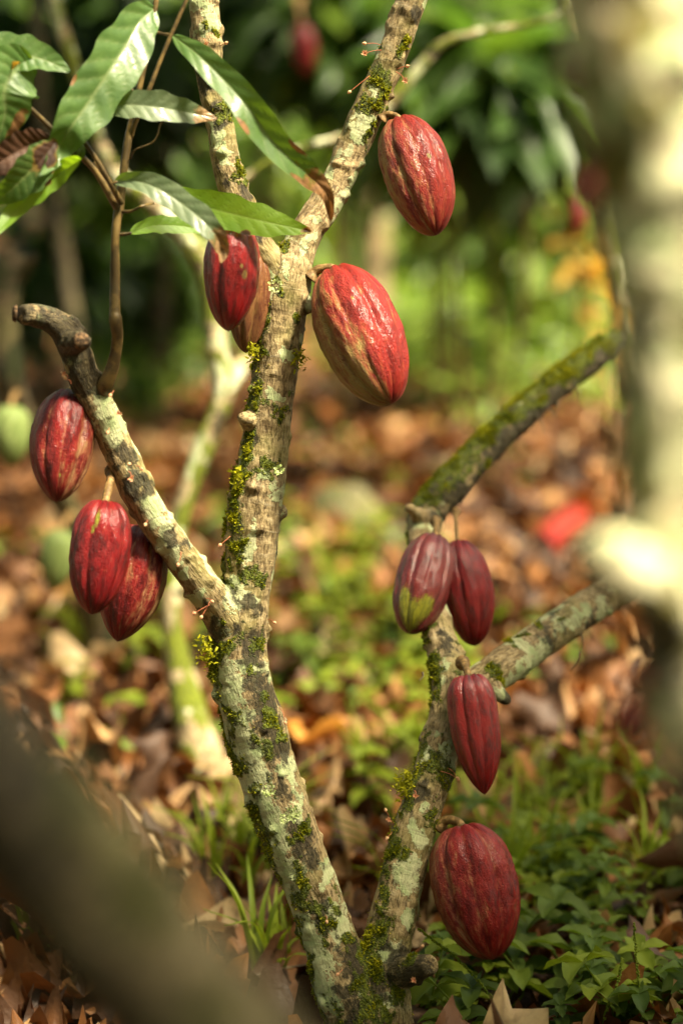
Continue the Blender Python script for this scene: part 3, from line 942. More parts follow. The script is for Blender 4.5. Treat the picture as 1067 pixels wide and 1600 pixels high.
def tree_film_and_shade(V, N, bco, ch, at):
    """moss on tops and left flank; dark bark, plus shade painted on limb and stub"""
    a = fbm(V * 28, 3) - 0.5
    b = fbm(bco * [60, 60, 35] + 5, 3) - 0.5
    top = ch == 5
    at['dark'] = np.where(top, np.maximum(at['dark'], 0.6 + a * 2.5 - N[:, 2] * 0.5), at['dark'])  # limb's dark olive bark, deepened below as painted underside shade
    X_ = 533.5 + ((V - CAM) @ RT) / ((V - CAM) @ FWD) * F
    Y_ = 800 - ((V - CAM) @ UP) / ((V - CAM) @ FWD) * F
    end = (X_ < 165) & (Y_ < 615)
    at['dark'] = np.where(end, np.maximum(at['dark'], 0.85 + a * 4.0), at['dark'])  # brown stub end darkened further in place of shade falling on it
    at['lichen'] = np.where(end, at['lichen'] + 0.1, at['lichen'])
    at['mossy'] = np.where(top, np.maximum(at['mossy'], N[:, 2] * 1.0 - 0.15 + b * 2.4), at['mossy'])
    fl = np.isin(ch, [0, 4]) & (V[:, 2] < 1.25)
    at['mossy'] = np.where(fl, np.maximum(at['mossy'], -N[:, 0] * 0.65 - 0.40 + b * 3.2), at['mossy'])
    low = (ch == 4)
    at['mossy'] = np.where(low, np.maximum(at['mossy'], -0.3 + a * 2.0 + b), at['mossy'])
    at['dark'] = np.maximum(at['dark'], -0.62 + np.where(ch == 3, 0.16, 0) + a * 3.0 + b * 1.8 - np.where(ch == 1, 0.5, 0))
    at['lichen'] = np.maximum(at['lichen'], -0.58 + (fbm(bco * [38, 38, 26] + 40, 3) - 0.5) * 4.0)


parts, VT, NTr, QT, ATT = wood(CH, M_BARK, tree, 0.0026, BASE, patches, film=tree_film_and_shade)

# moss tufts standing on the bark
fc = VT[QT[:, 0]]
tree_px = np.stack(proj(VT), 1)
front = (NTr @ FWD) < 0.35
mb = MB()
pos_l, nrm_l = [], []
mpos = ATT['mossy']
w = np.clip(mpos * 1.15 + 0.1, 0, 1) ** 1.2
w = w * (0.35 + 2.2 * np.clip(fbm(VT * 70, 2) - 0.42, 0, 1) * 2)
area_p = np.clip(w * 0.62, 0, 0.95)
for rep in range(2):
    pick = np.nonzero(rng.random(len(VT)) < area_p)[0]
    if rep == 0: idx = pick
    else: idx = np.concatenate([idx, pick])
jit = rng.normal(0, 0.0011, (len(idx), 3))
p0 = VT[idx] + jit; n0 = NTr[idx]
nbl = 4
p0 = np.repeat(p0, nbl, 0); n0 = np.repeat(n0, nbl, 0)
n = len(p0)
Y = n0 * 0.9 + unit(n) * 0.85 + [0, 0, 0.25]
ln = rng.uniform(0.0014, 0.0042, n) * np.repeat(0.6 + 0.8 * np.clip(w[idx], 0, 1), nbl)
TB = (np.array([[-0.16, 0, 0], [0.16, 0, 0], [0.2, 0.5, 0.08], [-0.2, 0.5, 0.08], [0.03, 1, -0.1], [-0.03, 1, -0.1]]), np.array([[0, 1, 2, 3], [3, 2, 4, 5]]), np.zeros(6))
scatter(mb, TB, p0 - n0 * 0.0006, Y, unit(n), ln, np.clip(np.repeat(fbm(VT[idx] * 60, 2), nbl) * 1.3 - 0.3 + rng.normal(0, .22, n), 0, 1))
print('moss blades', n)
tag(mb.build('moss', M_MOSS, tree, BASE, smooth=False), kind='stuff')
# hanging wisps of moss below a few patches, and bright lichen rosettes
for (px, py, d, nn, ks) in [(325, 1020, 2.9, 40, 16), (470, 560, 2.93, 26, 12), (632, 1228, 2.98, 60, 16), (395, 548, 2.92, 24, 10), (372, 745, 2.92, 30, 12)]:
    c = P(px, py, d)
    n = nn * 3
    pos = c + rng.normal(0, 1, (n, 3)) * [ks * mm(d) * 0.45, 0.004, ks * mm(d) * 0.7]
    mb = MB()
    scatter(mb, TB, pos, unit(n) + [-0.3, -0.2, 0.2], unit(n), rng.uniform(0.004, 0.008, n), np.clip(rng.normal(0.6, 0.25, n), 0, 1))
    mb.build('moss_tuft', M_MOSS, tree, BASE, smooth=False)
for (px, py, rp) in [(420, 1234, 8), (456, 1272, 11), (445, 1278, 7), (430, 446, 9), (436, 734, 5), (462, 1268, 7)]:
    d = 2.895
    c = P(px, py, d)
    n = 46
    mb = MB()
    a = rng.uniform(0, 2 * np.pi, n); q = np.sqrt(rng.random(n)) * rp * mm(d)
    pos = c + RT * (np.cos(a) * q)[:, None] + UP * (np.sin(a) * q)[:, None]
    Y = RT * np.cos(a)[:, None] + UP * np.sin(a)[:, None] - FWD * 0.5 + unit(n) * 0.3
    scatter(mb, leaf_template(2, 1, 0.2, 0.3, wr=0.9), pos, Y, -FWD + unit(n) * 0.4, rng.uniform(0.002, 0.0042, n), rng.random(n))
    mb.build('lichen_rosette', M_LICH, tree, BASE)

# cut faces on the two stubs of the left branch
for (px, py, d, r, nrm) in [(26, 490, 2.795, 14, (-1, -0.25, 0.1)), (127, 533, 2.768, 14, (0.25, -1, 0.1))]:
    C = np.array([P(px, py, d), P(px, py, d) + np.array(nrm) / np.linalg.norm(nrm) * 0.004])
    V, Q, T = tube(C, [r * mm(d), r * mm(d) * 0.8], 20, 0.15, 5)
    m_ = MB(); m_.add(V, Q, T); m_.build('cut_end', M_CUT, tree, BASE)


def bud(px, py, d, dx=0, dy=12, open_=False, k=1.0):
    """tiny cacao flower or bud on its thread-like stalk"""
    A = P(px, py, d); B = P(px + dx, py + dy, d - 0.006)
    mb = MB()
    C = spline([A, (A + B) / 2 + [0.0012, 0, 0.001], B], 4)
    V, Q, T = tube(C, 0.00045 * k, 5)
    mb.add(V, Q, T)
    st = mb
    mb2 = MB()
    if open_:
        n = 5
        a = np.arange(n) * 2 * np.pi / n + rng.random()
        for ring, sz, lift, rv in ((0, 0.0052, 0.9, 0.9), (0.6, 0.0062, 1.6, 0.2)):
            Y = RT * np.cos(a + ring)[:, None] + UP * np.sin(a + ring)[:, None] - FWD * lift
            scatter(mb2, leaf_template(3, 1, 0.1, 0.3, wr=0.4), np.repeat(B[None], n, 0), Y + unit(n) * 0.5, np.repeat(-FWD[None], n, 0) + 0.01, np.full(n, sz * k), np.full(n, rv))
    else:
        Cb = B + (B - A) / np.linalg.norm(B - A) * np.linspace(-0.0005, 0.0055 * k, 7)[:, None]
        V, Q, T = tube(Cb, np.array([0.0006, 0.0016, 0.0021, 0.0021, 0.0016, 0.0008, 0.0002]) * k, 8)
        mb2.add(V, Q, T, rnd=rng.uniform(0.2, 0.9))
    f = mb2.build('flower' if open_ else 'flower_bud', M_FLOW, tree, BASE)
    st.build('stalk', M_FST, f, BASE)


for a in [(596, 78, 2.94, -26, 5, True), (618, 112, 2.94, 15, 14, True), (620, 108, 2.94, 14, -4, False), (578, 118, 2.95, -30, 24, False), (594, 70, 2.94, -22, -2, False), (344, 72, 2.9, 8, -4, False), (318, 60, 2.87, 4, 10, True),
          (107, 590, 2.80, -6, -6, True), (112, 600, 2.8, -8, -8, False), (178, 610, 2.8, -4, 6, False), (190, 650, 2.8, -4, -4, True), (170, 668, 2.8, -1, 6, False), (200, 735, 2.8, 6, 12, True), (205, 725, 2.8, -2, 0, False), (212, 728, 2.8, 8, 4, False),
          (230, 812, 2.8, -2, 6, False), (283, 862, 2.82, -4, 18, False), (328, 945, 2.85, -22, 12, False), (328, 940, 2.85, -12, 22, False), (322, 935, 2.85, 8, 4, False), (437, 1105, 2.86, 8, 22, False), (360, 838, 2.88, -14, 12, False), (258, 800, 2.82, 3, 8, False),
          (647, 1235, 2.92, 2, 8, True), (615, 1290, 2.9, -8, -10, True), (612, 1300, 2.9, -6, 8, False), (607, 1282, 2.9, -4, -14, False), (508, 1430, 2.88, 2, 8, False), (535, 1515, 2.88, -6, 6, False), (640, 1535, 2.86, 6, -4, True), (688, 1205, 2.98, 24, 10, False), (700, 1200, 2.98, 14, 16, False),
          (418, 968, 2.92, 9, 4, False), (648, 1488, 2.9, 10, -8, False)]:
    bud(*a)
# small dry twiglets under the upper right branch
for (px, py, d, dx, dy) in [(850, 632, 3.45, 18, 22), (870, 625, 3.46, -6, 26), (900, 605, 3.5, 4, 22), (838, 645, 3.45, 10, 34), (905, 1018, 3.2, -14, 30), (905, 985, 3.22, 3, 35), (660, 1050, 3.05, -6, 14)]:
    A, B = P(px, py, d), P(px + dx, py + dy, d - 0.01)
    mb = MB(); V, Q, T = tube(spline([A, (A + B) / 2 + [0.003, 0, 0], B], 5), np.linspace(0.0014, 0.0005, 11), 6); mb.add(V, Q, T)
    mb.build('twig', M_TWIG, tree, BASE)

# the leafy shoot on the left branch
mb = MB()


def px_tube(mb, rows, seg=12, wob=0.12, seed=1):
    C = spline([[*P(a, b, d), r * mm(d)] for a, b, d, r in rows], 8)
    V, Q, T = tube(C[:, :3], C[:, 3], seg, wob, seed)
    mb.add(V, Q, T)


px_tube(mb, [(155, 618, 2.86, 15), (166, 600, 2.84, 12.5), (177, 570, 2.83, 10), (184, 530, 2.82, 9), (181, 500, 2.81, 10), (180, 485, 2.81, 8.5), (180, 440, 2.81, 8), (181, 367, 2.80, 7), (186, 325, 2.8, 8.5), (192, 280, 2.8, 6.5), (200, 220, 2.8, 6.5), (208, 180, 2.8, 5), (222, 120, 2.8, 5), (240, 30, 2.8, 4.5), (252, -60, 2.8, 4), (270, -160, 2.8, 3)])
px_tube(mb, [(186, 330, 2.8, 6), (172, 305, 2.79, 6), (150, 268, 2.78, 5), (128, 245, 2.77, 5), (108, 228, 2.76, 4.5), (75, 195, 2.75, 4), (52, 173, 2.74, 4), (10, 135, 2.72, 3.5), (-40, 95, 2.7, 3)], seed=2)
px_tube(mb, [(190, 318, 2.79, 5), (172, 285, 2.77, 4.5), (150, 247, 2.76, 4), (125, 210, 2.75, 3.5), (118, 190, 2.74, 2.5)], seed=3)
px_tube(mb, [(205, 215, 2.8, 3.5), (214, 185, 2.79, 3.8), (231, 146, 2.78, 3.8), (250, 97, 2.78, 3.2), (267, 56, 2.78, 3.2), (292, 0, 2.78, 3), (320, -60, 2.78, 2.5)], seed=4)
shoot = mb.build('shoot', M_TWIG, tree, BASE)
for rows in [[(187, 330, 2.8, 3), (205, 330, 2.79, 2.2), (222, 322, 2.78, 2), (240, 318, 2.8, 2)], [(181, 365, 2.8, 3), (192, 366, 2.8, 3), (206, 364, 2.8, 2)], [(243, 50, 2.8, 2.5), (256, 53, 2.79, 2.2), (268, 55, 2.78, 3)],
             [(148, 253, 2.77, 2), (170, 284, 2.77, 2), (184, 284, 2.77, 2)], [(204, 248, 2.8, 1.5), (212, 234, 2.79, 1.3), (236, 224, 2.79, 1.3), (246, 212, 2.79, 1.3), (250, 196, 2.79, 1.6), (258, 186, 2.79, 2)],
             [(215, 98, 2.8, 2), (208, 96, 2.8, 2), (196, 100, 2.79, 1.5)], [(240, 14, 2.8, 2), (246, 10, 2.8, 2.6)], [(210, 145, 2.8, 1.5), (202, 132, 2.8, 1.5), (199, 128, 2.8, 1.2)]]:
    mb = MB(); px_tube(mb, rows, 8, 0.1); mb.build('leaf_stalk', M_TWIG, shoot, BASE)

ML_A = leaf_mat('leaf_glossy', (0.045, 0.10, 0.022), (0.08, 0.15, 0.035), vein=(0.19, 0.24, 0.09), rough=0.34, spec=0.45, tf=0.25, dead=(0.26, 0.13, 0.05), coat=0.12)
ML_F = leaf_mat('leaf_bright', (0.10, 0.21, 0.012), (0.13, 0.25, 0.015), vein=(0.2, 0.3, 0.05), rough=0.4, tf=0.5, tr=(0.36, 0.58, 0.015), dead=(0.03, 0.015, 0.008))
ML_G = leaf_mat('leaf_grey', (0.09, 0.13, 0.065), (0.14, 0.18, 0.10), vein=(0.20, 0.24, 0.13), rough=0.36, spec=0.5, tf=0.2, dead=(0.40, 0.25, 0.12), coat=0.25)
ML_D = leaf_mat('leaf_dark', (0.03, 0.07, 0.012), (0.05, 0.10, 0.015), rough=0.4, tf=0.3, dead=(0.05, 0.02, 0.01))
ML_B = leaf_mat('leaf_dead', (0.05, 0.022, 0.012), (0.09, 0.035, 0.015), vein=(0.10, 0.05, 0.03), rough=0.5, tf=0.1, tr=(0.2, 0.06, 0.02))
ML_O = leaf_mat('leaf_orange', (0.55, 0.24, 0.02), (0.62, 0.30, 0.02), vein=(0.5, 0.3, 0.05), rough=0.4, tf=0.35, tr=(0.7, 0.35, 0.03))
LEAVES = [
    (ML_A, [(243, 12, 2.8), (219, 33, 2.78), (196, 72, 2.76), (170, 112, 2.74), (140, 158, 2.73), (112, 198, 2.72), (88, 236, 2.73), (62, 275, 2.7)], 43, [0.1, 0.25, 0.2, 0.5], 0.25, 0.13, [(0.86, 0.5, 0.05, 0.35), (0.55, 1.0, .03, .12)], 'large glossy ribbed green leaf hanging down to the left'),
    (ML_A, [(-60, 78, 2.7), (-15, 80, 2.73), (30, 84, 2.73), (70, 94, 2.73), (111, 112, 2.73)], 33, [0.4, 0.5], 0.2, 0.10, [], None),
    (ML_A, [(50, 92, 2.73), (26, 108, 2.72), (8, 140, 2.71), (8, 180, 2.72), (-6, 232, 2.73)], 50, [0.2, 0.35], 0.2, 0.07, [(0.8, -0.7, .1, .25)], None),
    (ML_G, [(154, 170, 2.77), (200, 164, 2.76), (250, 168, 2.76), (300, 177, 2.78), (340, 186, 2.79)], 24, [0.35, 0.2], 0.3, 0.10, [(0.97, 0, 0.16, 1.6)], 'grey shiny leaf held level with a brown tip'),
    (ML_A, [(268, 54, 2.79), (305, 82, 2.76), (345, 120, 2.75), (385, 165, 2.74), (420, 214, 2.75), (455, 250, 2.76), (490, 281, 2.78), (512, 308, 2.79), (517, 346, 2.82)], 25, [0.2, 0.1, 0.3], 0.45, 0.12, [(0.97, 0, 0.24, 1.4), (0.7, 0.9, 0.05, 0.25), (0.6, -0.9, .04, .2), (0.42, 0.9, .03, .2)], 'long narrow arching leaf with brown dried tip'),
    (ML_F, [(248, 303, 2.84), (300, 318, 2.84), (350, 331, 2.83), (400, 343, 2.82), (445, 353, 2.82), (487, 362, 2.82)], 29, [0.15, 0.25], 0.15, 0.05, [(1.0, -0.1, 0.075, 0.9), (.56, .95, .03, .2)], 'bright green sunlit leaf with black tip'),
    (ML_F, [(203, 364, 2.8), (235, 354, 2.81), (265, 352, 2.82), (300, 356, 2.83), (325, 366, 2.84)], 15, [0.4, 0.4], 0.25, 0.05, [], None),
    (ML_G, [(180, 283, 2.78), (212, 283, 2.76), (246, 294, 2.75), (278, 314, 2.75), (312, 340, 2.74), (336, 366, 2.74), (348, 392, 2.75), (345, 412, 2.75)], 21, [0.3, 0.1], 0.3, 0.12, [(1.0, 0, 0.27, 1.8)], 'drooping grey-green leaf with wide pale brown tip'),
    (ML_F, [(128, 248, 2.7), (95, 270, 2.73), (60, 296, 2.73), (25, 330, 2.73), (-15, 375, 2.7)], 22, [-0.5, -0.4], 0.2, 0.06, [(0.4, 0.1, 0.05, 0.4)], None),
    (ML_D, [(88, 222, 2.72), (60, 255, 2.71), (25, 290, 2.71), (-15, 325, 2.72)], 30, [0.3, 0.3], 0.2, 0.06, [(0.1, 0, .3, .8)], None),
    (ML_B, [(80, 215, 2.72), (45, 228, 2.72), (5, 250, 2.71), (-40, 275, 2.71)], 30, [0.2, 0.2], 0.3, 0.1, [], 'dark brown dead leaf'),
    (ML_O, [(-20, 122, 2.7), (5, 108, 2.73), (32, 98, 2.7)], 11, 0.4, 0.2, 0.05, [], 'small orange yellow leaf'),
    (ML_O, [(14, 195, 2.73), (4, 215, 2.73), (-14, 240, 2.73)], 9, 0.5, 0.2, 0.05, [(0.3, 0, .2, .6)], None),
    (ML_D, [(95, 205, 2.75), (125, 240, 2.76), (60, 262, 2.78)], 12, 0.9, 0.2, 0.05, [], None),
]
for k, (m, mid, hw, roll, fold, rip, dead, lab) in enumerate(LEAVES):
    V, Q, A = strip_leaf(mid, hw, roll, fold, ripple=rip * 0.6, dead=dead, seed=k)
    o = link('leaf', mesh_data('leaf', V - BASE, Q, A, True, m), shoot)
    if lab: o['label'] = lab
crown(tree, (0.2, 3.6, 2.95), (1.9, 1.5, 0.75), 2300, BASE, zmin=2.0, openness=0.50)

# ------------------------------------------------------------------ pods of the main tree
MP_rose = pod_mat('husk_rose', (0.15, 0.008, 0.008), (0.31, 0.018, 0.014), (0.30, 0.23, 0.07), 0.65, warm=(0.36, 0.09, 0.03), coat=0.35, side=0.75, spotc=(0.26, 0.2, 0.04), rough=0.32, mottle=0.8)
MP_rose2 = pod_mat('husk_brick', (0.12, 0.008, 0.008), (0.26, 0.017, 0.013), (0.30, 0.22, 0.08), 0.72, warm=(0.33, 0.10, 0.03), coat=0.35, side=0.45, spotc=(0.2, 0.15, 0.02), rough=0.32, mottle=0.9)
MP_mar = pod_mat('husk_maroon', (0.065, 0.001, 0.003), (0.25, 0.004, 0.008), (0.24, 0.09, 0.04), 0.25, warm=(0.2, 0.03, 0.015), coat=0.5, side=0.2, rough=0.27, spotc=(0.33, 0.31, 0.03))
MP_mar2 = pod_mat('husk_striped', (0.075, 0.002, 0.003), (0.23, 0.006, 0.007), (0.32, 0.19, 0.085), 0.7, warm=(0.25, 0.06, 0.025), coat=0.45, side=0.45, rough=0.30)
MP_deep = pod_mat('husk_deep_red', (0.09, 0.001, 0.004), (0.30, 0.002, 0.005), (0.2, 0.05, 0.03), 0.15, warm=(0.2, 0.02, 0.01), coat=0.9, side=0.0, rough=0.24, spotc=(0.42, 0.26, 0.07), mottle=0.5)
MP_purple = pod_mat('husk_purple', (0.08, 0.004, 0.008), (0.18, 0.008, 0.010), (0.28, 0.10, 0.07), 0.25, coat=0.9, side=0.1, rough=0.27, spotc=(0.30, 0.29, 0.012))
MP_low = pod_mat('husk_crimson', (0.09, 0.003, 0.005), (0.27, 0.009, 0.010), (0.36, 0.19, 0.09), 0.62, warm=(0.34, 0.06, 0.03), coat=0.35, side=0.35, rough=0.34)
MP_green = pod_mat('husk_green', (0.13, 0.19, 0.05), (0.22, 0.28, 0.08), (0.34, 0.38, 0.17), 0.6, warm=(0.35, 0.4, 0.14), coat=0.2, side=0.2)
MP_young = pod_mat('husk_tan', (0.13, 0.035, 0.018), (0.24, 0.10, 0.035), (0.32, 0.24, 0.07), 0.6, coat=0.3, side=0.3)

GP = 'red cacao pods on the tree in focus'
place_pod('rosy red pod with tan streaks hanging from the high right branch, topmost pod in focus', (622, 184), (680, 367), 108, 2.96, MP_rose2, GP, d2=2.92, attach=(597, 186, 2.97), phi=0.2, sidev=(math.pi * 1.05, 0.5), spots=[(0.45, 0.47, 0.10, 0.035)], bend=0.03, seed=1, tip=0.55, tm=0.45, sh=2.6)
place_pod('biggest rosy red pod, pale green on its lower left, just right of the main fork', (520, 420), (610, 630), 132, 2.93, MP_rose, GP, d2=2.86, attach=(484, 434, 2.94), phi=-0.15, sidev=(math.pi * 1.02, 0.9), spots=[(0.15, 0.36, 0.05, 0.03)], seed=2, tip=0.52, tm=0.47, sh=2.5, stalk_r=6)
place_pod('glossy deep red pod with a tan scab, partly under the bright green leaf', (366, 338), (357, 517), 88, 2.85, MP_deep, GP, d2=2.85, attach=(392, 336, 2.9), phi=0.1, spots=[(0.5, 0.52, 0.16, 0.06), (0.35, 0.45, .1, .03), (-0.2, 0.33, 0.06, 0.02)], seed=3, tip=0.6, tm=0.45)
place_pod('greenish brown young pod half hidden behind the glossy deep red one', (392, 385), (384, 551), 70, 2.93, MP_young, GP, d2=2.93, attach=(405, 382, 2.95), phi=0.3, seed=4, sidev=(math.pi, 0.6), tip=0.6)
place_pod('dark red pod hanging near the cut end of the left branch, uppermost of three', (112, 609), (89, 784), 100, 2.88, MP_mar2, GP, d2=2.84, attach=(125, 606, 2.88), phi=0.05, bend=-0.035, seed=5, sidev=(0.2, 0.6), tip=0.62, tm=0.46, sh=2.7, spots=[(0.05, 0.82, 0.06, 0.03)])
place_pod('maroon pod with a yellow green scar, middle of the three on the left branch', (166, 780), (144, 960), 96, 2.84, MP_mar, GP, d2=2.82, attach=(178, 738, 2.88), phi=0.28, seed=6, tip=0.6, tm=0.45, sh=3.2, spots=[(-0.22, 0.2, 0.13, 0.11), (-0.32, 0.3, 0.1, 0.06)], stalk_r=5.5)
place_pod('pale striped red pod tucked behind the maroon one with the scar', (222, 819), (184, 1002), 104, 2.93, MP_mar2, GP, d2=2.91, attach=(232, 806, 2.9), phi=-0.1, bend=0.04, seed=7, sidev=(0.0, 0.2), tip=0.7, tm=0.45, sh=2.6)
place_pod('purplish pod with yellow green lower end, left of the pair under the mossy limb', (680, 836), (640, 989), 88, 3.16, MP_purple, GP, d2=3.1, attach=(680, 815, 3.25), phi=0.15, seed=8, sh=3.0, tip=0.5, tm=0.5, spots=[(-0.2, 0.9, 1.1, 0.22), (0.4, 0.8, 0.6, 0.16), (-0.6, 0.76, 0.35, 0.16)])
place_pod('dark red pod on a thin stalk, right of the pair under the mossy limb', (714, 842), (742, 1009), 82, 3.2, MP_mar, GP, d2=3.17, attach=(712, 800, 3.34), phi=0.35, bend=0.04, seed=9, tip=0.58, tm=0.5, sidev=(math.pi, 0.4), stalk_r=3)
place_pod('slim glossy dark red pod with a pointed tip at the lower right fork', (730, 1052), (757, 1241), 80, 3.0, MP_deep, GP, d2=2.97, attach=(722, 1036, 3.03), phi=0.22, seed=10, sh=4.5, tip=0.72, tm=0.40, depth=0.06, stalk_r=5)
place_pod('large crimson pod with faint pale streaks, lowest one above the ground plants', (718, 1287), (770, 1499), 134, 2.97, MP_low, GP, d2=2.93, attach=(686, 1290, 2.99), phi=-0.05, seed=11, sh=3.0, tip=0.55, tm=0.48, sidev=(math.pi, 0.2), stalk_r=6)

# ------------------------------------------------------------------ foreground tree (far out of focus)
M_BARK2 = bark_mat('pale_bark', lichen=(0.66, 0.60, 0.40), base1=(0.42, 0.31, 0.19), base2=(0.26, 0.18, 0.10), auto=0.43, ascale=26, automoss=0.58, mossc=(0.28, 0.21, 0.03), gain=1.45, dth=0.57)
FB = np.array([0.47, 1.34, 0.0])


def px_of(p, r):
    a, b, d = proj(p)
    return (a, b, d, r / mm(d))


fr_base = [px_of(FB + [0, 0, -0.03], 0.075), px_of(FB + [-0.02, 0.0, 0.1], 0.058)]
t_right = fr_base + [px_of(FB + [-0.08, 0.03, 0.38], 0.048), (1165, 1230, 1.42, 105), (1110, 1030, 1.43, 110), (1092, 850, 1.43, 118), (1078, 650, 1.42, 118), (1066, 450, 1.41, 114), (1036, 250, 1.4, 112), (996, 60, 1.4, 116), (975, -150, 1.4, 112), (1040, -600, 1.42, 95), (1130, -1300, 1.5, 70), (1230, -2300, 1.6, 45)]
t_left = fr_base + [px_of(FB + [-0.12, -0.06, 0.25], 0.042), (460, 1770, 1.15, 128), (320, 1610, 1.12, 124), (180, 1445, 1.1, 122), (40, 1280, 1.08, 120), (-120, 1110, 1.06, 116), (-350, 950, 1.04, 100), (-700, 800, 1.0, 80)]
stub = [(1085, 985, 1.42, 70), (1030, 925, 1.39, 54), (970, 885, 1.36, 46), (925, 862, 1.34, 40)]
ftree = tag(empty('cacao_tree', FB), 'blurred near cacao tree with patchy trunk at right and limb crossing lower left corner', 'tree')
wood([('trunk', t_right), ('branch:b', stub)], M_BARK2, ftree, 0.005, FB, [('dark', 950, 970, 70), ('dark', 1010, 990, 80), ('lichen', 1060, 1100, 60), ('lichen', 1090, 700, 70), ('lichen', 1010, 620, 50), ('mossy', 980, 740, 45), ('lichen', 920, 870, 70), ('lichen', 960, 880, 60), ('mossy', 1000, 40, 40), ('mossy', 1020, 150, 50), ('mossy', 950, 270, 50), ('lichen', 900, 60, 50), ('lichen', 940, 150, 60), ('lichen', 975, 370, 60), ('lichen', 1000, 520, 60), ('lichen', 1050, 380, 50)], disp=0.003)
M_BARK5 = bark_mat('shaded_limb_bark', lichen=(0.40, 0.38, 0.22), base1=(0.085, 0.065, 0.025), base2=(0.04, 0.028, 0.010), auto=0.66, ascale=20, automoss=0.50, mossc=(0.15, 0.13, 0.012), gain=0.45)  # whole limb's bark darkened to stand in for its shaded underside
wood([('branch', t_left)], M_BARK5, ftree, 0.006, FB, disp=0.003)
crown(ftree, (1.5, 2.3, 2.9), (1.4, 1.6, 0.7), 2300, FB, openness=0.60)

# ------------------------------------------------------------------ background trees
M_BARK3 = bark_mat('sunny_bark', lichen=(0.62, 0.60, 0.40), auto=0.48, ascale=14, automoss=0.49, mossc=(0.24, 0.28, 0.01), base1=(0.46, 0.38, 0.22), gain=1.3)  # brightened bark, sunlight on the trunks put into the colour
M_BARK4 = bark_mat('shaded_bark', auto=0.64, ascale=8, automoss=0.52, gain=0.55, mossc=(0.06, 0.07, 0.01), base1=(0.10, 0.07, 0.035), base2=(0.05, 0.03, 0.015))  # darkened bark copy, shade on the trunks put into the colour


def bg_tree(label, chains, mat, group='background cacao trees', crown_c=None, crown_r=(1.7, 1.7, 0.8), n=1800, openness=0.44, cat='tree'):
    px, py, d, r = chains[0][0]
    b = P(px, py, d); b[2] = 0
    e = tag(empty('cacao_tree', b), label, cat, group)
    for k, ch in enumerate(chains):
        C = spline([[*P(a, bb, dd), rr * mm(dd)] for a, bb, dd, rr in ch], 8)
        V, Q, T = tube(C[:, :3], C[:, 3], 18, 0.16, k + int(px))
        mb = MB(); mb.add(V, Q, T)
        Tn, N, B = frames(C[:, :3])
        al = np.r_[0, np.cumsum(np.linalg.norm(np.diff(C[:, :3], axis=0), axis=1))]
        a = np.linspace(0, 2 * np.pi, 18, endpoint=False)
        bco = np.stack([np.cos(a)[None] * C[:, 3:4], np.sin(a)[None] * C[:, 3:4], np.repeat(al[:, None], 18, 1) + px * 0.013 + k], -1).reshape(-1, 3)
        bco = np.vstack([bco, [[0, 0, al[0]], [0, 0, al[-1]]]])
        z = np.full(len(V), -1.0)
        me = mesh_data('trunk' if k == 0 else 'branch', V - b, [Q, T], dict(bco=bco, lichen=z, dark=z, mossy=z), True, mat)
        link('trunk' if k == 0 else 'branch', me, e)
    if crown_c is None:
        q = P(*chains[0][-1][:3]); crown_c = (q[0], q[1], 3.0)
    crown(e, crown_c, crown_r, n, b, openness=openness)
    return e


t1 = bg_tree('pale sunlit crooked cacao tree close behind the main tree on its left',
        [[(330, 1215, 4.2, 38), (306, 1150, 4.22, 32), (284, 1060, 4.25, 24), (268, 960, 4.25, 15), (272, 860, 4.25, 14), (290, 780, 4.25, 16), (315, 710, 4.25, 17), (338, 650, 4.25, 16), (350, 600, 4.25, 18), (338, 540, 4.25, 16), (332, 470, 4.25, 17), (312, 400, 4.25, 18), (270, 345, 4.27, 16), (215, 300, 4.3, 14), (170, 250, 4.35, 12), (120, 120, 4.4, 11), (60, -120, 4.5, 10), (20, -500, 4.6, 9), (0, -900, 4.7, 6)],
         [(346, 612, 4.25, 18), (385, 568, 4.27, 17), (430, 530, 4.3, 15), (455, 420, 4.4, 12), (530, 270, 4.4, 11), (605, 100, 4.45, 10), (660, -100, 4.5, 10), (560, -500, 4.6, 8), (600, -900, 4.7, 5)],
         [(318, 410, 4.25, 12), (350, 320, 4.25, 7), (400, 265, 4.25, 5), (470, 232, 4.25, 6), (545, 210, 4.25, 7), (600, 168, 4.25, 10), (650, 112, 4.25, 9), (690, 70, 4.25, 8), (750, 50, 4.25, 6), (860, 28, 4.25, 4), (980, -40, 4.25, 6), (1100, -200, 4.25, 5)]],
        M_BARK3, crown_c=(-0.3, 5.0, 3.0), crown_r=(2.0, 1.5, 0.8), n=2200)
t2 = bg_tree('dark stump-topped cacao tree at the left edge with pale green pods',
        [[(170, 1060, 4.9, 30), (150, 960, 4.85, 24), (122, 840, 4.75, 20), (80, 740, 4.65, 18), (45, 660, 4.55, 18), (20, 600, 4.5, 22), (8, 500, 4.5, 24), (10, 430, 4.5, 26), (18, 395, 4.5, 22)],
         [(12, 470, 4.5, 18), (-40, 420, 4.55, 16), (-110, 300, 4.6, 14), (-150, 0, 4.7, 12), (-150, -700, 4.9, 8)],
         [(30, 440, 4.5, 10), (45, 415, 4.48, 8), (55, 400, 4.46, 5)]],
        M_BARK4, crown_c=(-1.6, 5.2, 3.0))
t3 = bg_tree('straight brown trunk standing behind the fork of the main tree',
        [[(590, 482, 11, 25), (586, 440, 11, 21), (588, 330, 11, 20), (585, 200, 11, 19), (575, 60, 11, 18), (570, -100, 11, 17), (560, -500, 11, 13)]], bark_mat('brown_bark', auto=0.63, base1=(0.26, 0.16, 0.085), base2=(0.15, 0.09, 0.045)), crown_c=(0.2, 11.3, 3.3), crown_r=(2.4, 2, 1), n=2000)
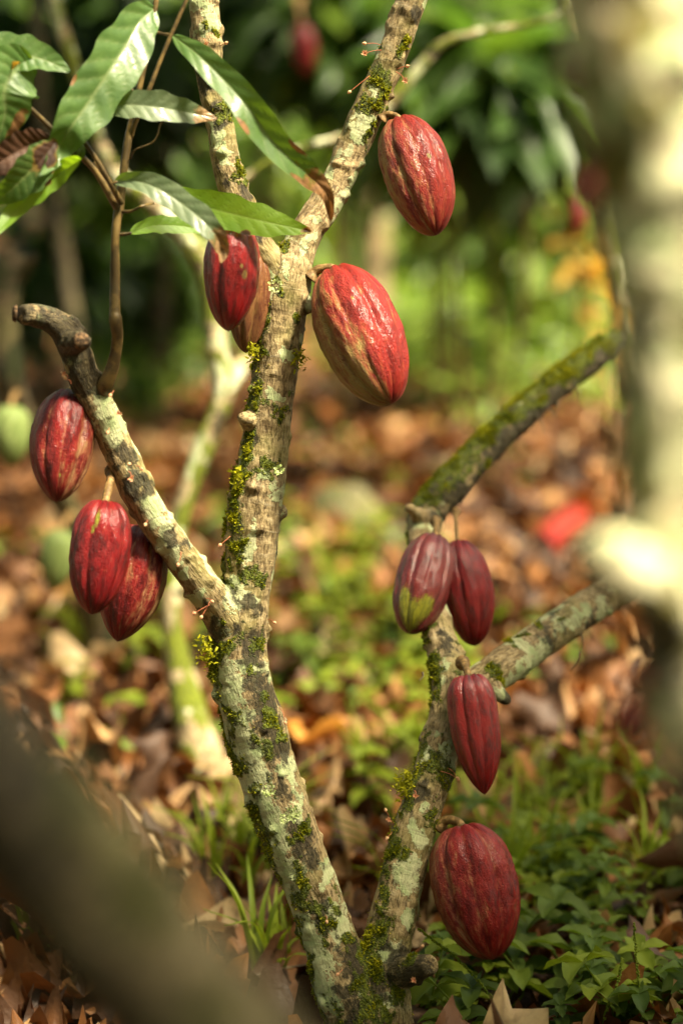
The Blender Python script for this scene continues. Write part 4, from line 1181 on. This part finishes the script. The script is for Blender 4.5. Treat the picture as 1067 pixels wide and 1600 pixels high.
t4 = bg_tree('thin dark trunk far behind the shoot leaves at upper left',
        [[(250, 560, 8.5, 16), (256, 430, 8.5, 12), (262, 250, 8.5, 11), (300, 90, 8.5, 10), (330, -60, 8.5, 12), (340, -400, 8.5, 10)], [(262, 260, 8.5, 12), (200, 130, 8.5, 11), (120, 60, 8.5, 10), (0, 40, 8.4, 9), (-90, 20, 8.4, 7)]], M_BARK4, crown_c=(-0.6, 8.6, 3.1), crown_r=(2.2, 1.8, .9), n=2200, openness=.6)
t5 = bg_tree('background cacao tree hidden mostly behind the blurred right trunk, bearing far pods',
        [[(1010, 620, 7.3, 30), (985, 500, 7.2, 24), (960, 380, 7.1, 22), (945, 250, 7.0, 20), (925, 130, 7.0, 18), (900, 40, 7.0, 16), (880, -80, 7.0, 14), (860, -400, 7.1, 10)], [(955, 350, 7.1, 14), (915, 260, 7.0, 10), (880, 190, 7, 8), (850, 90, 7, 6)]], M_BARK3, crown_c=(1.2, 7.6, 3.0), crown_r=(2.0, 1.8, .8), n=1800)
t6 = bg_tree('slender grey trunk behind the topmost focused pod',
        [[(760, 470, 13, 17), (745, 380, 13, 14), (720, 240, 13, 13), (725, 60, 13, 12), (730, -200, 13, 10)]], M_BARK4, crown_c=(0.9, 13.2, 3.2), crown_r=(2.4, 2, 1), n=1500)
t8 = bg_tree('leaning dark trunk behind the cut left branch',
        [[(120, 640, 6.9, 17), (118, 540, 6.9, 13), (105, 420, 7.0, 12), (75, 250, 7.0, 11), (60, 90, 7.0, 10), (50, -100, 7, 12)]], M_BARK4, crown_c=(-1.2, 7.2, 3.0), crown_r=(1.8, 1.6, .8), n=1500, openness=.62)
for k in range(4):
    mb = MB()
    c = [(905, 395, 7.0), (930, 410, 7.0), (925, 480, 7.05), (950, 500, 7.05)][k]
    n = 5
    pos = P(*c) + rng.normal(0, 0.04, (n, 3))
    scatter(mb, LEAF_LOW, pos, unit(n) + [0, 0, -0.5], unit(n) - FWD * 0.8, rng.uniform(0.10, 0.16, n), np.clip(rng.normal(.4 + .1 * k, .2, n), 0, 1))
    b = t5.location
    mb.build('yellow_leaves', M_YEL, t5, b)

GB = 'pods on background trees'
place_pod('pale green unripe pod cut by the left edge of the photo, hanging', (18, 632), (18, 730), 62, 4.4, MP_green, GB, attach=(28, 612, 4.5), lo=True, seed=21, sh=3)
place_pod('pale green unripe pod hanging behind the pair of red pods on the left', (96, 826), (84, 925), 56, 4.55, MP_green, GB, attach=(112, 806, 4.7), lo=True, seed=22, sh=3)
place_pod('blurred dark maroon pod hanging high between the two upper limbs', (470, 35), (480, 118), 42, 6.2, MP_mar, GB, attach=(466, 0, 6.4), lo=True, seed=23)
place_pod('blurred dark reddish pod just above the yellow leaves at right', (905, 310), (896, 372), 40, 6.9, MP_mar2, GB, attach=(930, 290, 7.05), lo=True, seed=26)
# pods lying on the ground at right
GN = 'young pods on the blurred foreground tree'
place_pod('small out of focus reddish young pod beside the top of the blurred right trunk', (893, 74), (884, 146), 52, 1.5, MP_rose2, GN, attach=(925, 40, 1.42), lo=True, seed=41, stalk_r=9)
place_pod('out of focus red young pod on the blurred trunk, level with the topmost sharp pod', (918, 250), (912, 330), 50, 1.55, MP_low, GN, attach=(965, 225, 1.45), lo=True, seed=42, stalk_r=9)
place_pod('blurred rosy young pod low on the foreground trunk at the right edge', (1010, 1028), (1004, 1104), 60, 1.55, MP_rose, GN, attach=(1060, 1000, 1.45), lo=True, seed=43, stalk_r=9)
place_pod('blurred crimson young pod just under the rosy one at the right edge', (1012, 1096), (980, 1166), 54, 1.7, MP_low, GN, attach=(1060, 1080, 1.5), lo=True, seed=44, stalk_r=9)
GF = 'fallen pods'


def lying(label, px1, py1, px2, py2, w, mat, seed, cols):
    d1 = proj(G(px1, py1, 0.03))[2]; d2 = proj(G(px2, py2, 0.03))[2]
    return place_pod(label, (px1, py1), (px2, py2), w, d1, mat, GF, d2=d2, lo=True, seed=seed)


lying('bright red pod lying slantwise on the litter at mid right', 912, 800, 828, 872, 58, pod_mat('husk_scarlet', (0.14, 0.004, 0.005), (0.28, 0.012, 0.010), (0.45, 0.2, 0.12), 0.7, coat=0.3), 31, None)

# mossy stone among the litter
ico = []
st = G(535, 835)
th, ph = np.meshgrid(np.linspace(0, np.pi, 22), np.linspace(0, 2 * np.pi, 36, endpoint=False), indexing='ij')
dirs = np.stack([np.sin(th) * np.cos(ph), np.sin(th) * np.sin(ph), np.cos(th)], -1).reshape(-1, 3)
Vs = dirs * (1 + 0.4 * (fbm(dirs * 1.8, 3) - 0.5))[:, None] * [0.105, 0.09, 0.085]
i = np.arange(21)[:, None] * 36; j = np.arange(36)[None]; j2 = (j + 1) % 36
Qs = np.stack([i + j, i + 36 + j, i + 36 + j2, i + j2], -1).reshape(-1, 4)
tag(link('stone', mesh_data('stone', Vs, Qs, None, True, M_STONE), loc=st + [0, 0, 0.05]), 'rounded olive stone half sunk in the litter right of the trunk', 'stone')

# ------------------------------------------------------------------ leaf litter
TL = [leaf_template(14, 4, rng.uniform(-0.15, 0.3), rng.uniform(-0.3, 0.35), rng.uniform(0.1, 0.5), k, rng.uniform(0.34, 0.46), curl=rng.uniform(0.3, 1.9), sharp=rng.uniform(0.75, 1.05)) for k in range(14)]
TLn = [leaf_template(10, 3, rng.uniform(-0.2, 0.4), rng.uniform(-0.3, 0.4), rng.uniform(0.2, 0.8), k, rng.uniform(0.32, 0.5), curl=rng.uniform(0.3, 1.9), sharp=rng.uniform(0.75, 1.1)) for k in range(10)]
TLm = [leaf_template(6, 2, rng.uniform(-0.15, 0.3), rng.uniform(-0.3, 0.35), rng.uniform(0.1, 0.5), k, rng.uniform(0.34, 0.46), curl=rng.uniform(0.2, 1.4), sharp=0.75) for k in range(8)]
lit_mesh = [mesh_data('fallen_leaf', t[0], t[1], dict(vein=t[2]), True, M_LIT) for t in TL]


def area_pts(n, y0, y1, marg=1.5, pw=1.0):
    y = y0 + (y1 - y0) * rng.random(n) ** pw
    x = (rng.random(n) * 2 - 1) * (0.16 * y * marg + 0.25)
    return x, y


x1, y1 = area_pts(420, 2.55, 4.9, 1.0, 0.9)
cand = list(zip(x1, y1))
trnk = [(BASE[0], BASE[1], 0.2), (t1.location[0], t1.location[1], 0.06)]
n_ind = 0
special = [
    (640, 1098, 0.24, 0.96, R(75), 'very pale broad dry leaf lying arched behind the right stem', 0.93),
    (492, 1188, 0.21, 1.2, R(-60), 'orange yellow flat leaf lying right of the trunk at mid height', 1.0),
    (590, 990, 0.22, 1.0, R(80), 'long yellowish leaf lying left of the purplish pod', 0.99),
    (626, 797, 0.14, 1.0, R(30), 'small bright orange leaf lying beyond the knob of the mossy limb', 1.0),
    (505, 848, 0.2, 0.9, R(40), 'tan curled leaf lying in front of the olive stone', 0.86),
    (760, 1490, 0.2, 0.5, R(-80), 'reddish brown crumpled leaf lying just behind the lowest pod', 0.55),
    (300, 1290, 0.22, 0.9, R(-95), 'long tan leaf lying just left of the lower trunk', 0.84),
    (60, 1500, 0.25, 0.4, R(60), 'dark brown ribbed leaf lying in the bottom left corner', 0.42),
]
for (px, py, sz, cv, az, lab, cr) in special:
    g = G(px, py)
    me = lit_mesh[int(rng.integers(14))]
    o = link('fallen_leaf', me)
    g[2] = terrain(g[0], g[1]) + 0.035
    o.location = [float(v) for v in g]
    o.rotation_euler = (rng.uniform(0.0, 0.25), rng.uniform(-0.2, 0.2), az)
    o.location.x += math.sin(az) * sz * 0.5; o.location.y -= math.cos(az) * sz * 0.5
    o.scale = (sz * 1.1,) * 3
    o.color = (cr, 0, 0, 1)
    tag(o, lab, 'fallen leaf')
    n_ind += 1
LG = [('dark brown dry leaf lying among the litter on the ground', 'dark brown fallen leaves', 0.02, 0.36),
      ('rusty orange brown dry leaf lying among the litter on the ground', 'orange brown fallen leaves', 0.4, 0.66),
      ('pale tan dry leaf lying among the litter on the ground', 'pale tan fallen leaves', 0.70, 0.95)]
for (x, y) in cand:
    if n_ind >= 290: break
    p = np.array([x, y, 0.02])
    a, b, d = proj(p)
    if not (-40 < a < 1107 and 760 < b < 1640): continue
    if any(math.hypot(x - q[0], y - q[1]) < q[2] for q in trnk): continue
    k = int(rng.choice(3, p=[0.3, 0.42, 0.28]))
    lab, gr, lo_, hi_ = LG[k]
    o = link('fallen_leaf', lit_mesh[int(rng.integers(14))])
    sz = (0.07 + 0.15 * rng.random() ** 1.4) * (0.65 if y < 3.1 else 1.0)
    az = rng.uniform(0, 2 * np.pi)
    o.location = (float(x), float(y), float(terrain(x, y)) + rng.uniform(0.008, 0.04))
    o.rotation_euler = (rng.normal(0, 0.13), rng.normal(0, 0.28) + (np.pi if rng.random() < 0.35 else 0), az)
    o.scale = (sz * rng.uniform(.8, 1.2), sz, sz)
    o.color = (float(rng.uniform(lo_, hi_)), 0, 0, 1)
    tag(o, lab, 'fallen leaf', gr)
    n_ind += 1
mb = MB()
for (n, ya, yb, mg, tl) in [(3800, 2.3, 5.6, 1.4, TLn), (11000, 5.2, 13.0, 1.4, TLm[:4]), (3000, 12.0, 22.0, 1.6, [leaf_template(3, 1, 0.1, 0.3, 0.3)])]:
    for t in tl:
        m = n // len(tl)
        x, y = area_pts(m, ya, yb, mg)
        ok = (np.hypot(x - BASE[0], y - BASE[1]) > 0.17) | (rng.random(m) < 0.12)
        x, y = x[ok], y[ok]; m = len(x)
        z = terrain(x, y) + rng.uniform(0.003, 0.035, m)
        pos = np.stack([x, y, z], 1)
        a = rng.uniform(0, 2 * np.pi, m)
        Y = np.stack([np.cos(a), np.sin(a), rng.normal(0, 0.28, m)], 1)
        Nm = unit(m) * 0.5 + [0, 0, 1]
        Nm[rng.random(m) < 0.35] *= -1
        scatter(mb, t, pos, Y, Nm, 0.045 + 0.17 * rng.random(m) ** 1.5, np.clip(rng.beta(1.2, 1.45, m) * 0.98, 0, 0.985))
o = mb.build('leaf_litter', M_LIT)
o.color = (0, 0, 0, 1)
tag(o, 'dry brown leaf litter covering the forest floor', 'leaf litter', kind='stuff')

for k in range(26):
    px, py = rng.uniform(20, 1040), rng.uniform(980, 1580)
    g = G(px, py); a = rng.uniform(0, 6.28); L = rng.uniform(0.08, 0.26)
    dr = np.array([math.cos(a), math.sin(a), rng.normal(0, .08)])
    C = spline([g + [0, 0, .03], g + dr * L * .5 + [rng.normal(0, .012), rng.normal(0, .012), .038], g + dr * L + [0, 0, .032]], 6)
    V, Q, T = tube(C, np.linspace(rng.uniform(.002, .004), .0012, len(C)), 7, .15, k)
    mb = MB(); mb.add(V, Q, T)
    tag(mb.build('fallen_twig', M_TWIG, origin=g, loc=g), 'thin dark brown dead twig lying on the leaf litter', 'twig', 'fallen twigs in the litter')

# ------------------------------------------------------------------ low plants
def herb_mesh(k, h=0.1, pairs=4, ls=0.035):
    mb = MB()
    C = spline([[0, 0, 0], [rng.normal(0, .01), rng.normal(0, .01), h * 0.5], [rng.normal(0, .02), rng.normal(0, .02), h]], 5)
    V, Q, T = tube(C, np.linspace(0.0016, 0.0009, len(C)), 6)
    mb.add(V, Q, T, rnd=0.3, vein=0.0)
    n = 0
    for i in range(pairs):
        f = 0.25 + 0.75 * (i + 1) / pairs
        p = C[min(len(C) - 1, int(f * (len(C) - 1)))]
        a0 = i * np.pi / 2 + rng.normal(0, .3)
        sz = ls * (1.15 - 0.45 * i / pairs)
        aa = np.array([a0, a0 + np.pi]) if i < pairs - 1 else a0 + np.arange(4) * np.pi / 2
        Y = np.stack([np.cos(aa), np.sin(aa), rng.normal(0.25, .15, len(aa))], 1)
        scatter(mb, leaf_template(6, 2, 0.3, 0.3, 0.1, i, 0.58, sharp=0.6), np.repeat(p[None], len(aa), 0), Y, np.repeat([[0.01, 0, 1.0]], len(aa), 0) + rng.normal(0, .15, (len(aa), 3)), sz * rng.uniform(.8, 1.2, len(aa)), np.full(len(aa), 0.0) + rng.uniform(-0.1, .25, len(aa)))
    return mb.mesh('herb', M_HERB)


herbs = [herb_mesh(k, rng.uniform(0.05, 0.13), int(rng.integers(3, 6)), rng.uniform(0.028, 0.045)) for k in range(8)]


def grass_mesh(k, n=9, h=0.14):
    mb = MB()
    for i in range(n):
        a = rng.uniform(0, 2 * np.pi); hh = h * rng.uniform(0.5, 1.1); lean = rng.uniform(0.2, 0.9)
        dr = np.array([math.cos(a), math.sin(a), 0])
        C = spline([[0, 0, 0], dr * hh * lean * 0.35 + [0, 0, hh * 0.6], dr * hh * lean + [0, 0, hh * (1 - lean * 0.35)]], 6)
        sd_ = np.cross(dr, [0, 0, 1])
        t = np.linspace(0, 1, len(C))
        w = (0.0035 * (1 - t ** 2) + 0.0003)[:, None] * rng.uniform(.7, 1.4)
        V = np.stack([C - sd_ * w, C + [0, 0, -0.0012], C + sd_ * w], 1).reshape(-1, 3)
        q = []
        for r_ in range(len(C) - 1):
            for c_ in range(2): q.append([r_ * 3 + c_, r_ * 3 + c_ + 1, r_ * 3 + c_ + 4, r_ * 3 + c_ + 3])
        mb.add(V, q, None, rnd=rng.uniform(0.3, 0.8), vein=0.0)
    return mb.mesh('grass_tuft', M_HERB)


grasses = [grass_mesh(k, int(rng.integers(5, 12)), rng.uniform(0.09, 0.17)) for k in range(6)]


def put(kind, meshes, px, py, label, cat, group, s=1.0, col=0.0):
    g = G(px, py)
    o = link(kind, meshes[int(rng.integers(len(meshes)))])
    o.location = (float(g[0]), float(g[1]), float(terrain(g[0], g[1])) + 0.004)
    o.rotation_euler = (rng.normal(0, .1), rng.normal(0, .1), rng.uniform(0, 6.28))
    o.scale = (s,) * 3
    o.color = (col, 0, 0, 1)
    tag(o, label, cat, group)
    return o


for k in range(78):
    px = 650 + 430 * rng.random(); py = 1250 + 400 * rng.random() ** 0.9
    if py < 1330 and px < 800 and rng.random() < 0.7: continue
    put('herb', herbs, px, py + 25, 'low herb with paired oval green leaves in the patch below the lowest pods', 'ground plant', 'herbs in the lower right patch', rng.uniform(0.6, 1.35), rng.uniform(0.1, 1.0))
for k in range(60):
    px, py = [(560, 1060), (500, 930), (210, 1030), (330, 1000), (560, 1110), (700, 1230), (480, 1050), (130, 980), (590, 1010), (540, 900), (620, 1060)][k % 11]
    put('herb', herbs, px + rng.normal(0, 80), py + rng.normal(0, 50), 'scattered green seedling growing through the brown litter behind the tree', 'ground plant', 'seedlings among the litter', rng.uniform(0.9, 1.5), rng.uniform(0.5, 1.0))
for k in range(80):
    px, py = [(540, 920), (700, 1270), (880, 1260), (840, 1280), (350, 1350), (380, 1420), (120, 1050), (430, 1540), (660, 1440), (960, 1280), (230, 820), (40, 1480), (560, 960), (760, 1340), (900, 1350), (1000, 1420), (820, 1420), (620, 1180), (420, 1330)][k % 19]
    put('grass_tuft', grasses, px + rng.normal(0, 30), py + rng.normal(0, 18), 'tuft of thin green grass blades rising from the brown litter', 'grass tuft', 'grass tufts in the litter', rng.uniform(0.8, 1.4), rng.uniform(0.2, .6))
# seed spikes
def spike(rows, label):
    b = P(*rows[0])
    mb = MB()
    C = spline([P(*q) for q in rows], 16)
    V, Q, T = tube(C, 0.0008, 5); mb.add(V, Q, T, rnd=0.4, vein=0.0)
    n = len(C)
    for i in range(n // 5, n):
        for s2 in range(3):
            c = C[i] + unit(1)[0] * 0.0016
            v, q, t = tube(c + np.array([[0, 0, -.0013], [0, 0, -.0006], [0, 0, .0006], [0, 0, .0013]]), [0.0002, .0012, .0012, .0002], 5)
            mb.add(v, q, t, rnd=0.95, vein=0.0)
    o = mb.build('seed_spike', M_HERB, origin=b, loc=b)
    o.color = (0.05, 0, 0, 1)
    tag(o, label, 'seed spike')


spike([(800, 1600, 2.93), (770, 1560, 2.93), (720, 1503, 2.94), (685, 1475, 2.95), (655, 1452, 2.96)], 'arching beaded green seed spike left of and below the lowest pod')
spike([(1003, 1625, 2.95), (1000, 1560, 2.95), (994, 1500, 2.95), (990, 1443, 2.95)], 'upright beaded green seed spike at lower right')
spike([(935, 1620, 2.95), (950, 1570, 2.95), (966, 1530, 2.96), (972, 1498, 2.97)], 'short beaded seed spike left of the upright one')

# ------------------------------------------------------------------ background foliage
def shrub(px, py, d, rpx, n, label, light=False, size=(0.12, 0.24), shift=0.0, name='shrub', flat=0.8):
    n = int(n * 1.35)
    c = P(px, py, d)
    r = rpx * mm(d)
    b = np.array([c[0], c[1], 0.0])
    e = tag(empty(name, b), label, 'shrub', 'leafy shrubs behind the trees')
    mb = MB()
    u = unit(n) * (rng.random(n) ** 0.5)[:, None]
    pos = c + u * [r, r * 0.9, r * flat]
    dn = (u[:, 2] < 0) & light
    pos[dn, 2] = c[2] + u[dn, 2] * max(r * flat, c[2] - 0.05)
    cl = fbm(pos / (r * 0.45), 2)
    keep = (cl > 0.34) & (pos[:, 2] > 0.03)
    pos, cl, u = pos[keep], cl[keep], u[keep]
    m = len(pos)
    Y = u * [1, 1, 0.4] + unit(m) * 0.5 + [0, 0, -0.35]
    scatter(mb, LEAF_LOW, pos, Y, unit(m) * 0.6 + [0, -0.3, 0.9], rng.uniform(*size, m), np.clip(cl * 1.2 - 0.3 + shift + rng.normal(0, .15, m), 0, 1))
    mb.build('foliage', M_FOLL if light else M_FOL, e, b)
    mb = MB()
    for k in range(4):
        q = c + unit(1)[0] * r * 0.6
        C = spline([b + [rng.normal(0, .03), 0, 0], (b + q) / 2 + rng.normal(0, .04, 3), q], 5)
        V, Q, T = tube(C, np.linspace(0.009, 0.004, len(C)), 7, .1, k); mb.add(V, Q, T)
    mb.build('stem', M_TWIG, e, b)


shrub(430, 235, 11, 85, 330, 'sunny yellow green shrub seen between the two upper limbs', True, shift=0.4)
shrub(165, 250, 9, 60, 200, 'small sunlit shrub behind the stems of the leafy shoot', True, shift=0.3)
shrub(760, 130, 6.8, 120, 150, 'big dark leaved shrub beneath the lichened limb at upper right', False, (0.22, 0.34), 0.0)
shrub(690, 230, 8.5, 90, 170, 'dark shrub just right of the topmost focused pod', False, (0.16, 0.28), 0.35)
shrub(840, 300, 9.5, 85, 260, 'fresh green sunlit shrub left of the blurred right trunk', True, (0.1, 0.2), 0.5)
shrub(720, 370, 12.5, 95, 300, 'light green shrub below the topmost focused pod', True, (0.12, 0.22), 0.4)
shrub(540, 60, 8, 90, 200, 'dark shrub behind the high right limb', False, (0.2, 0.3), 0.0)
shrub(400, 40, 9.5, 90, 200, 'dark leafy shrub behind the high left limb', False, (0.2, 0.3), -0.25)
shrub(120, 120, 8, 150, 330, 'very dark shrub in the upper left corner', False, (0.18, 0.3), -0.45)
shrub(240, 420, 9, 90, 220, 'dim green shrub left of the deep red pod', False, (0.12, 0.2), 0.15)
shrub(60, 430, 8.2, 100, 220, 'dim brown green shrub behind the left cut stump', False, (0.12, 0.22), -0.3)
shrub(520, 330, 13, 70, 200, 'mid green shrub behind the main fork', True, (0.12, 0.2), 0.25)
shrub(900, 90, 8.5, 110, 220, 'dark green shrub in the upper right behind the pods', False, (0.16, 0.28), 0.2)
# weeds carpeting the sunny clearing
mb = MB()
for (cx, cy, sx, sy, n, sh) in [(740, 455, 170, 30, 2600, 0.1), (800, 520, 150, 26, 1400, .3), (760, 590, 180, 40, 500, .3), (660, 560, 80, 20, 400, .3), (900, 560, 60, 18, 300, .4), (250, 560, 80, 30, 450, 0.05), (330, 480, 150, 20, 700, 0.1), (560, 470, 60, 25, 400, .1), (230, 640, 60, 30, 200, .1), (720, 590, 140, 30, 420, .4), (820, 640, 140, 40, 200, .4)]:
    px = rng.normal(cx, sx * 0.6, n); py = rng.normal(cy, sy * 0.7, n)
    py = np.maximum(py, 398)
    pts = np.array([G(a, b) for a, b in zip(px, py)])
    pts = pts[pts[:, 1] < 26]
    m = len(pts)
    pts[:, 2] = rng.random(m) ** 1.5 * 0.28
    scatter(mb, LEAF_LOW, pts, unit(m) * [1, 1, .5] + [0, 0, .2], unit(m) * .5 + [0, -.2, 1], rng.uniform(0.06, 0.15, m), np.clip(rng.normal(.4 + sh, .2, m), 0, 1))
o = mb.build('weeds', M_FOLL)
tag(o, 'bright green weeds carpeting the clearing behind the trees', 'weeds', kind='stuff')
# small seedlings sprinkled in clumps over the litter
mb = MB()
n = 17000
x, y = area_pts(n, 3.7, 12.5, 1.3, 0.8)
cl = fbm(np.stack([x, y, x * 0], 1) / 0.5 + 7, 3)
k = ((cl > 0.62) & (rng.random(n) < 0.28)) | ((cl > 0.5) & (rng.random(n) < 0.04))
x, y, cl = x[k], y[k], cl[k]; m = len(x)
pos = np.stack([x, y, terrain(x, y) + 0.02 + rng.random(m) ** 1.5 * 0.09], 1)
scatter(mb, LEAF_LOW, pos, unit(m) * [1, 1, .4] + [0, 0, .25], unit(m) * .5 + [0, 0, 1], rng.uniform(0.03, 0.07, m), np.clip(rng.normal(.45, .25, m), 0, 1))
o = mb.build('seedlings', M_FOLL)
tag(o, 'tiny bright green seedlings sprouting in clumps through the litter', 'seedlings', kind='stuff')
# far forest, and unseen leaves added around the camera to block sky light
mb = MB()
for (ya, yb, n, zt) in [(15, 19, 2600, 2.2), (19, 26, 8000, 4.5), (26, 34, 7000, 7.5)]:
    y = rng.uniform(ya, yb, n); x = rng.uniform(-1, 1, n) * (0.55 * y); z = rng.random(n) * zt
    pos = np.stack([x, y, z], 1)
    cl = fbm(pos / 1.1, 2)
    k = cl > (0.42 if ya < 19 else 0.33)
    pos, cl = pos[k], cl[k]; m = len(pos)
    scatter(mb, LEAF_LOW, pos, unit(m) * [1, 1, .5] + [0, 0, -.3], unit(m) * .6 + [0, -.3, 1], rng.uniform(0.25, 0.5, m), np.clip(cl * 1.3 - .35 + rng.normal(0, .15, m), 0, 1))
n = 15000
a = rng.uniform(0, 2 * np.pi, n); q = rng.uniform(7.5, 13, n)
pos = np.stack([np.cos(a) * q, 3 + np.sin(a) * q, rng.random(n) * 5], 1)  # unseen ring of leaves, added to dim the low sky
pos = pos[~((pos[:, 1] > 5) & (np.abs(pos[:, 0]) < 0.3 * pos[:, 1] + 0.6))]
n = 9000
cp = np.stack([rng.uniform(-7, 7, n), rng.uniform(-7, 3.2, n), rng.uniform(2.9, 4.6, n)], 1)  # unseen canopy added as a hood against sky light from the camera side
cp = cp[~((cp[:, 1] > 0.8) & (np.abs(cp[:, 0] - 0.25) < 1.25))]
cp = cp[lit_keep(cp, 0.62)]
pos = np.vstack([pos, cp])
m = len(pos)
scatter(mb, LEAF_LOW, pos, unit(m) * [1, 1, .5] + [0, 0, -.3], unit(m) * .6 + [0, 0, 1], rng.uniform(0.3, 0.5, m), rng.random(m) * .7)
o = mb.build('forest_and_sky_screen', M_FOL)
tag(o, 'dark mass of forest foliage closing off the background, plus unseen leaves added to block sky', 'foliage', kind='stuff')
for o in bpy.data.objects:
    if o.type == 'MESH' and o.data.materials and o.data.materials[0] in (M_FOL, M_FOLL, M_YEL):
        o.color = (0, 0, 0, 1)
print('objects', len(bpy.data.objects), 'individual litter', n_ind)
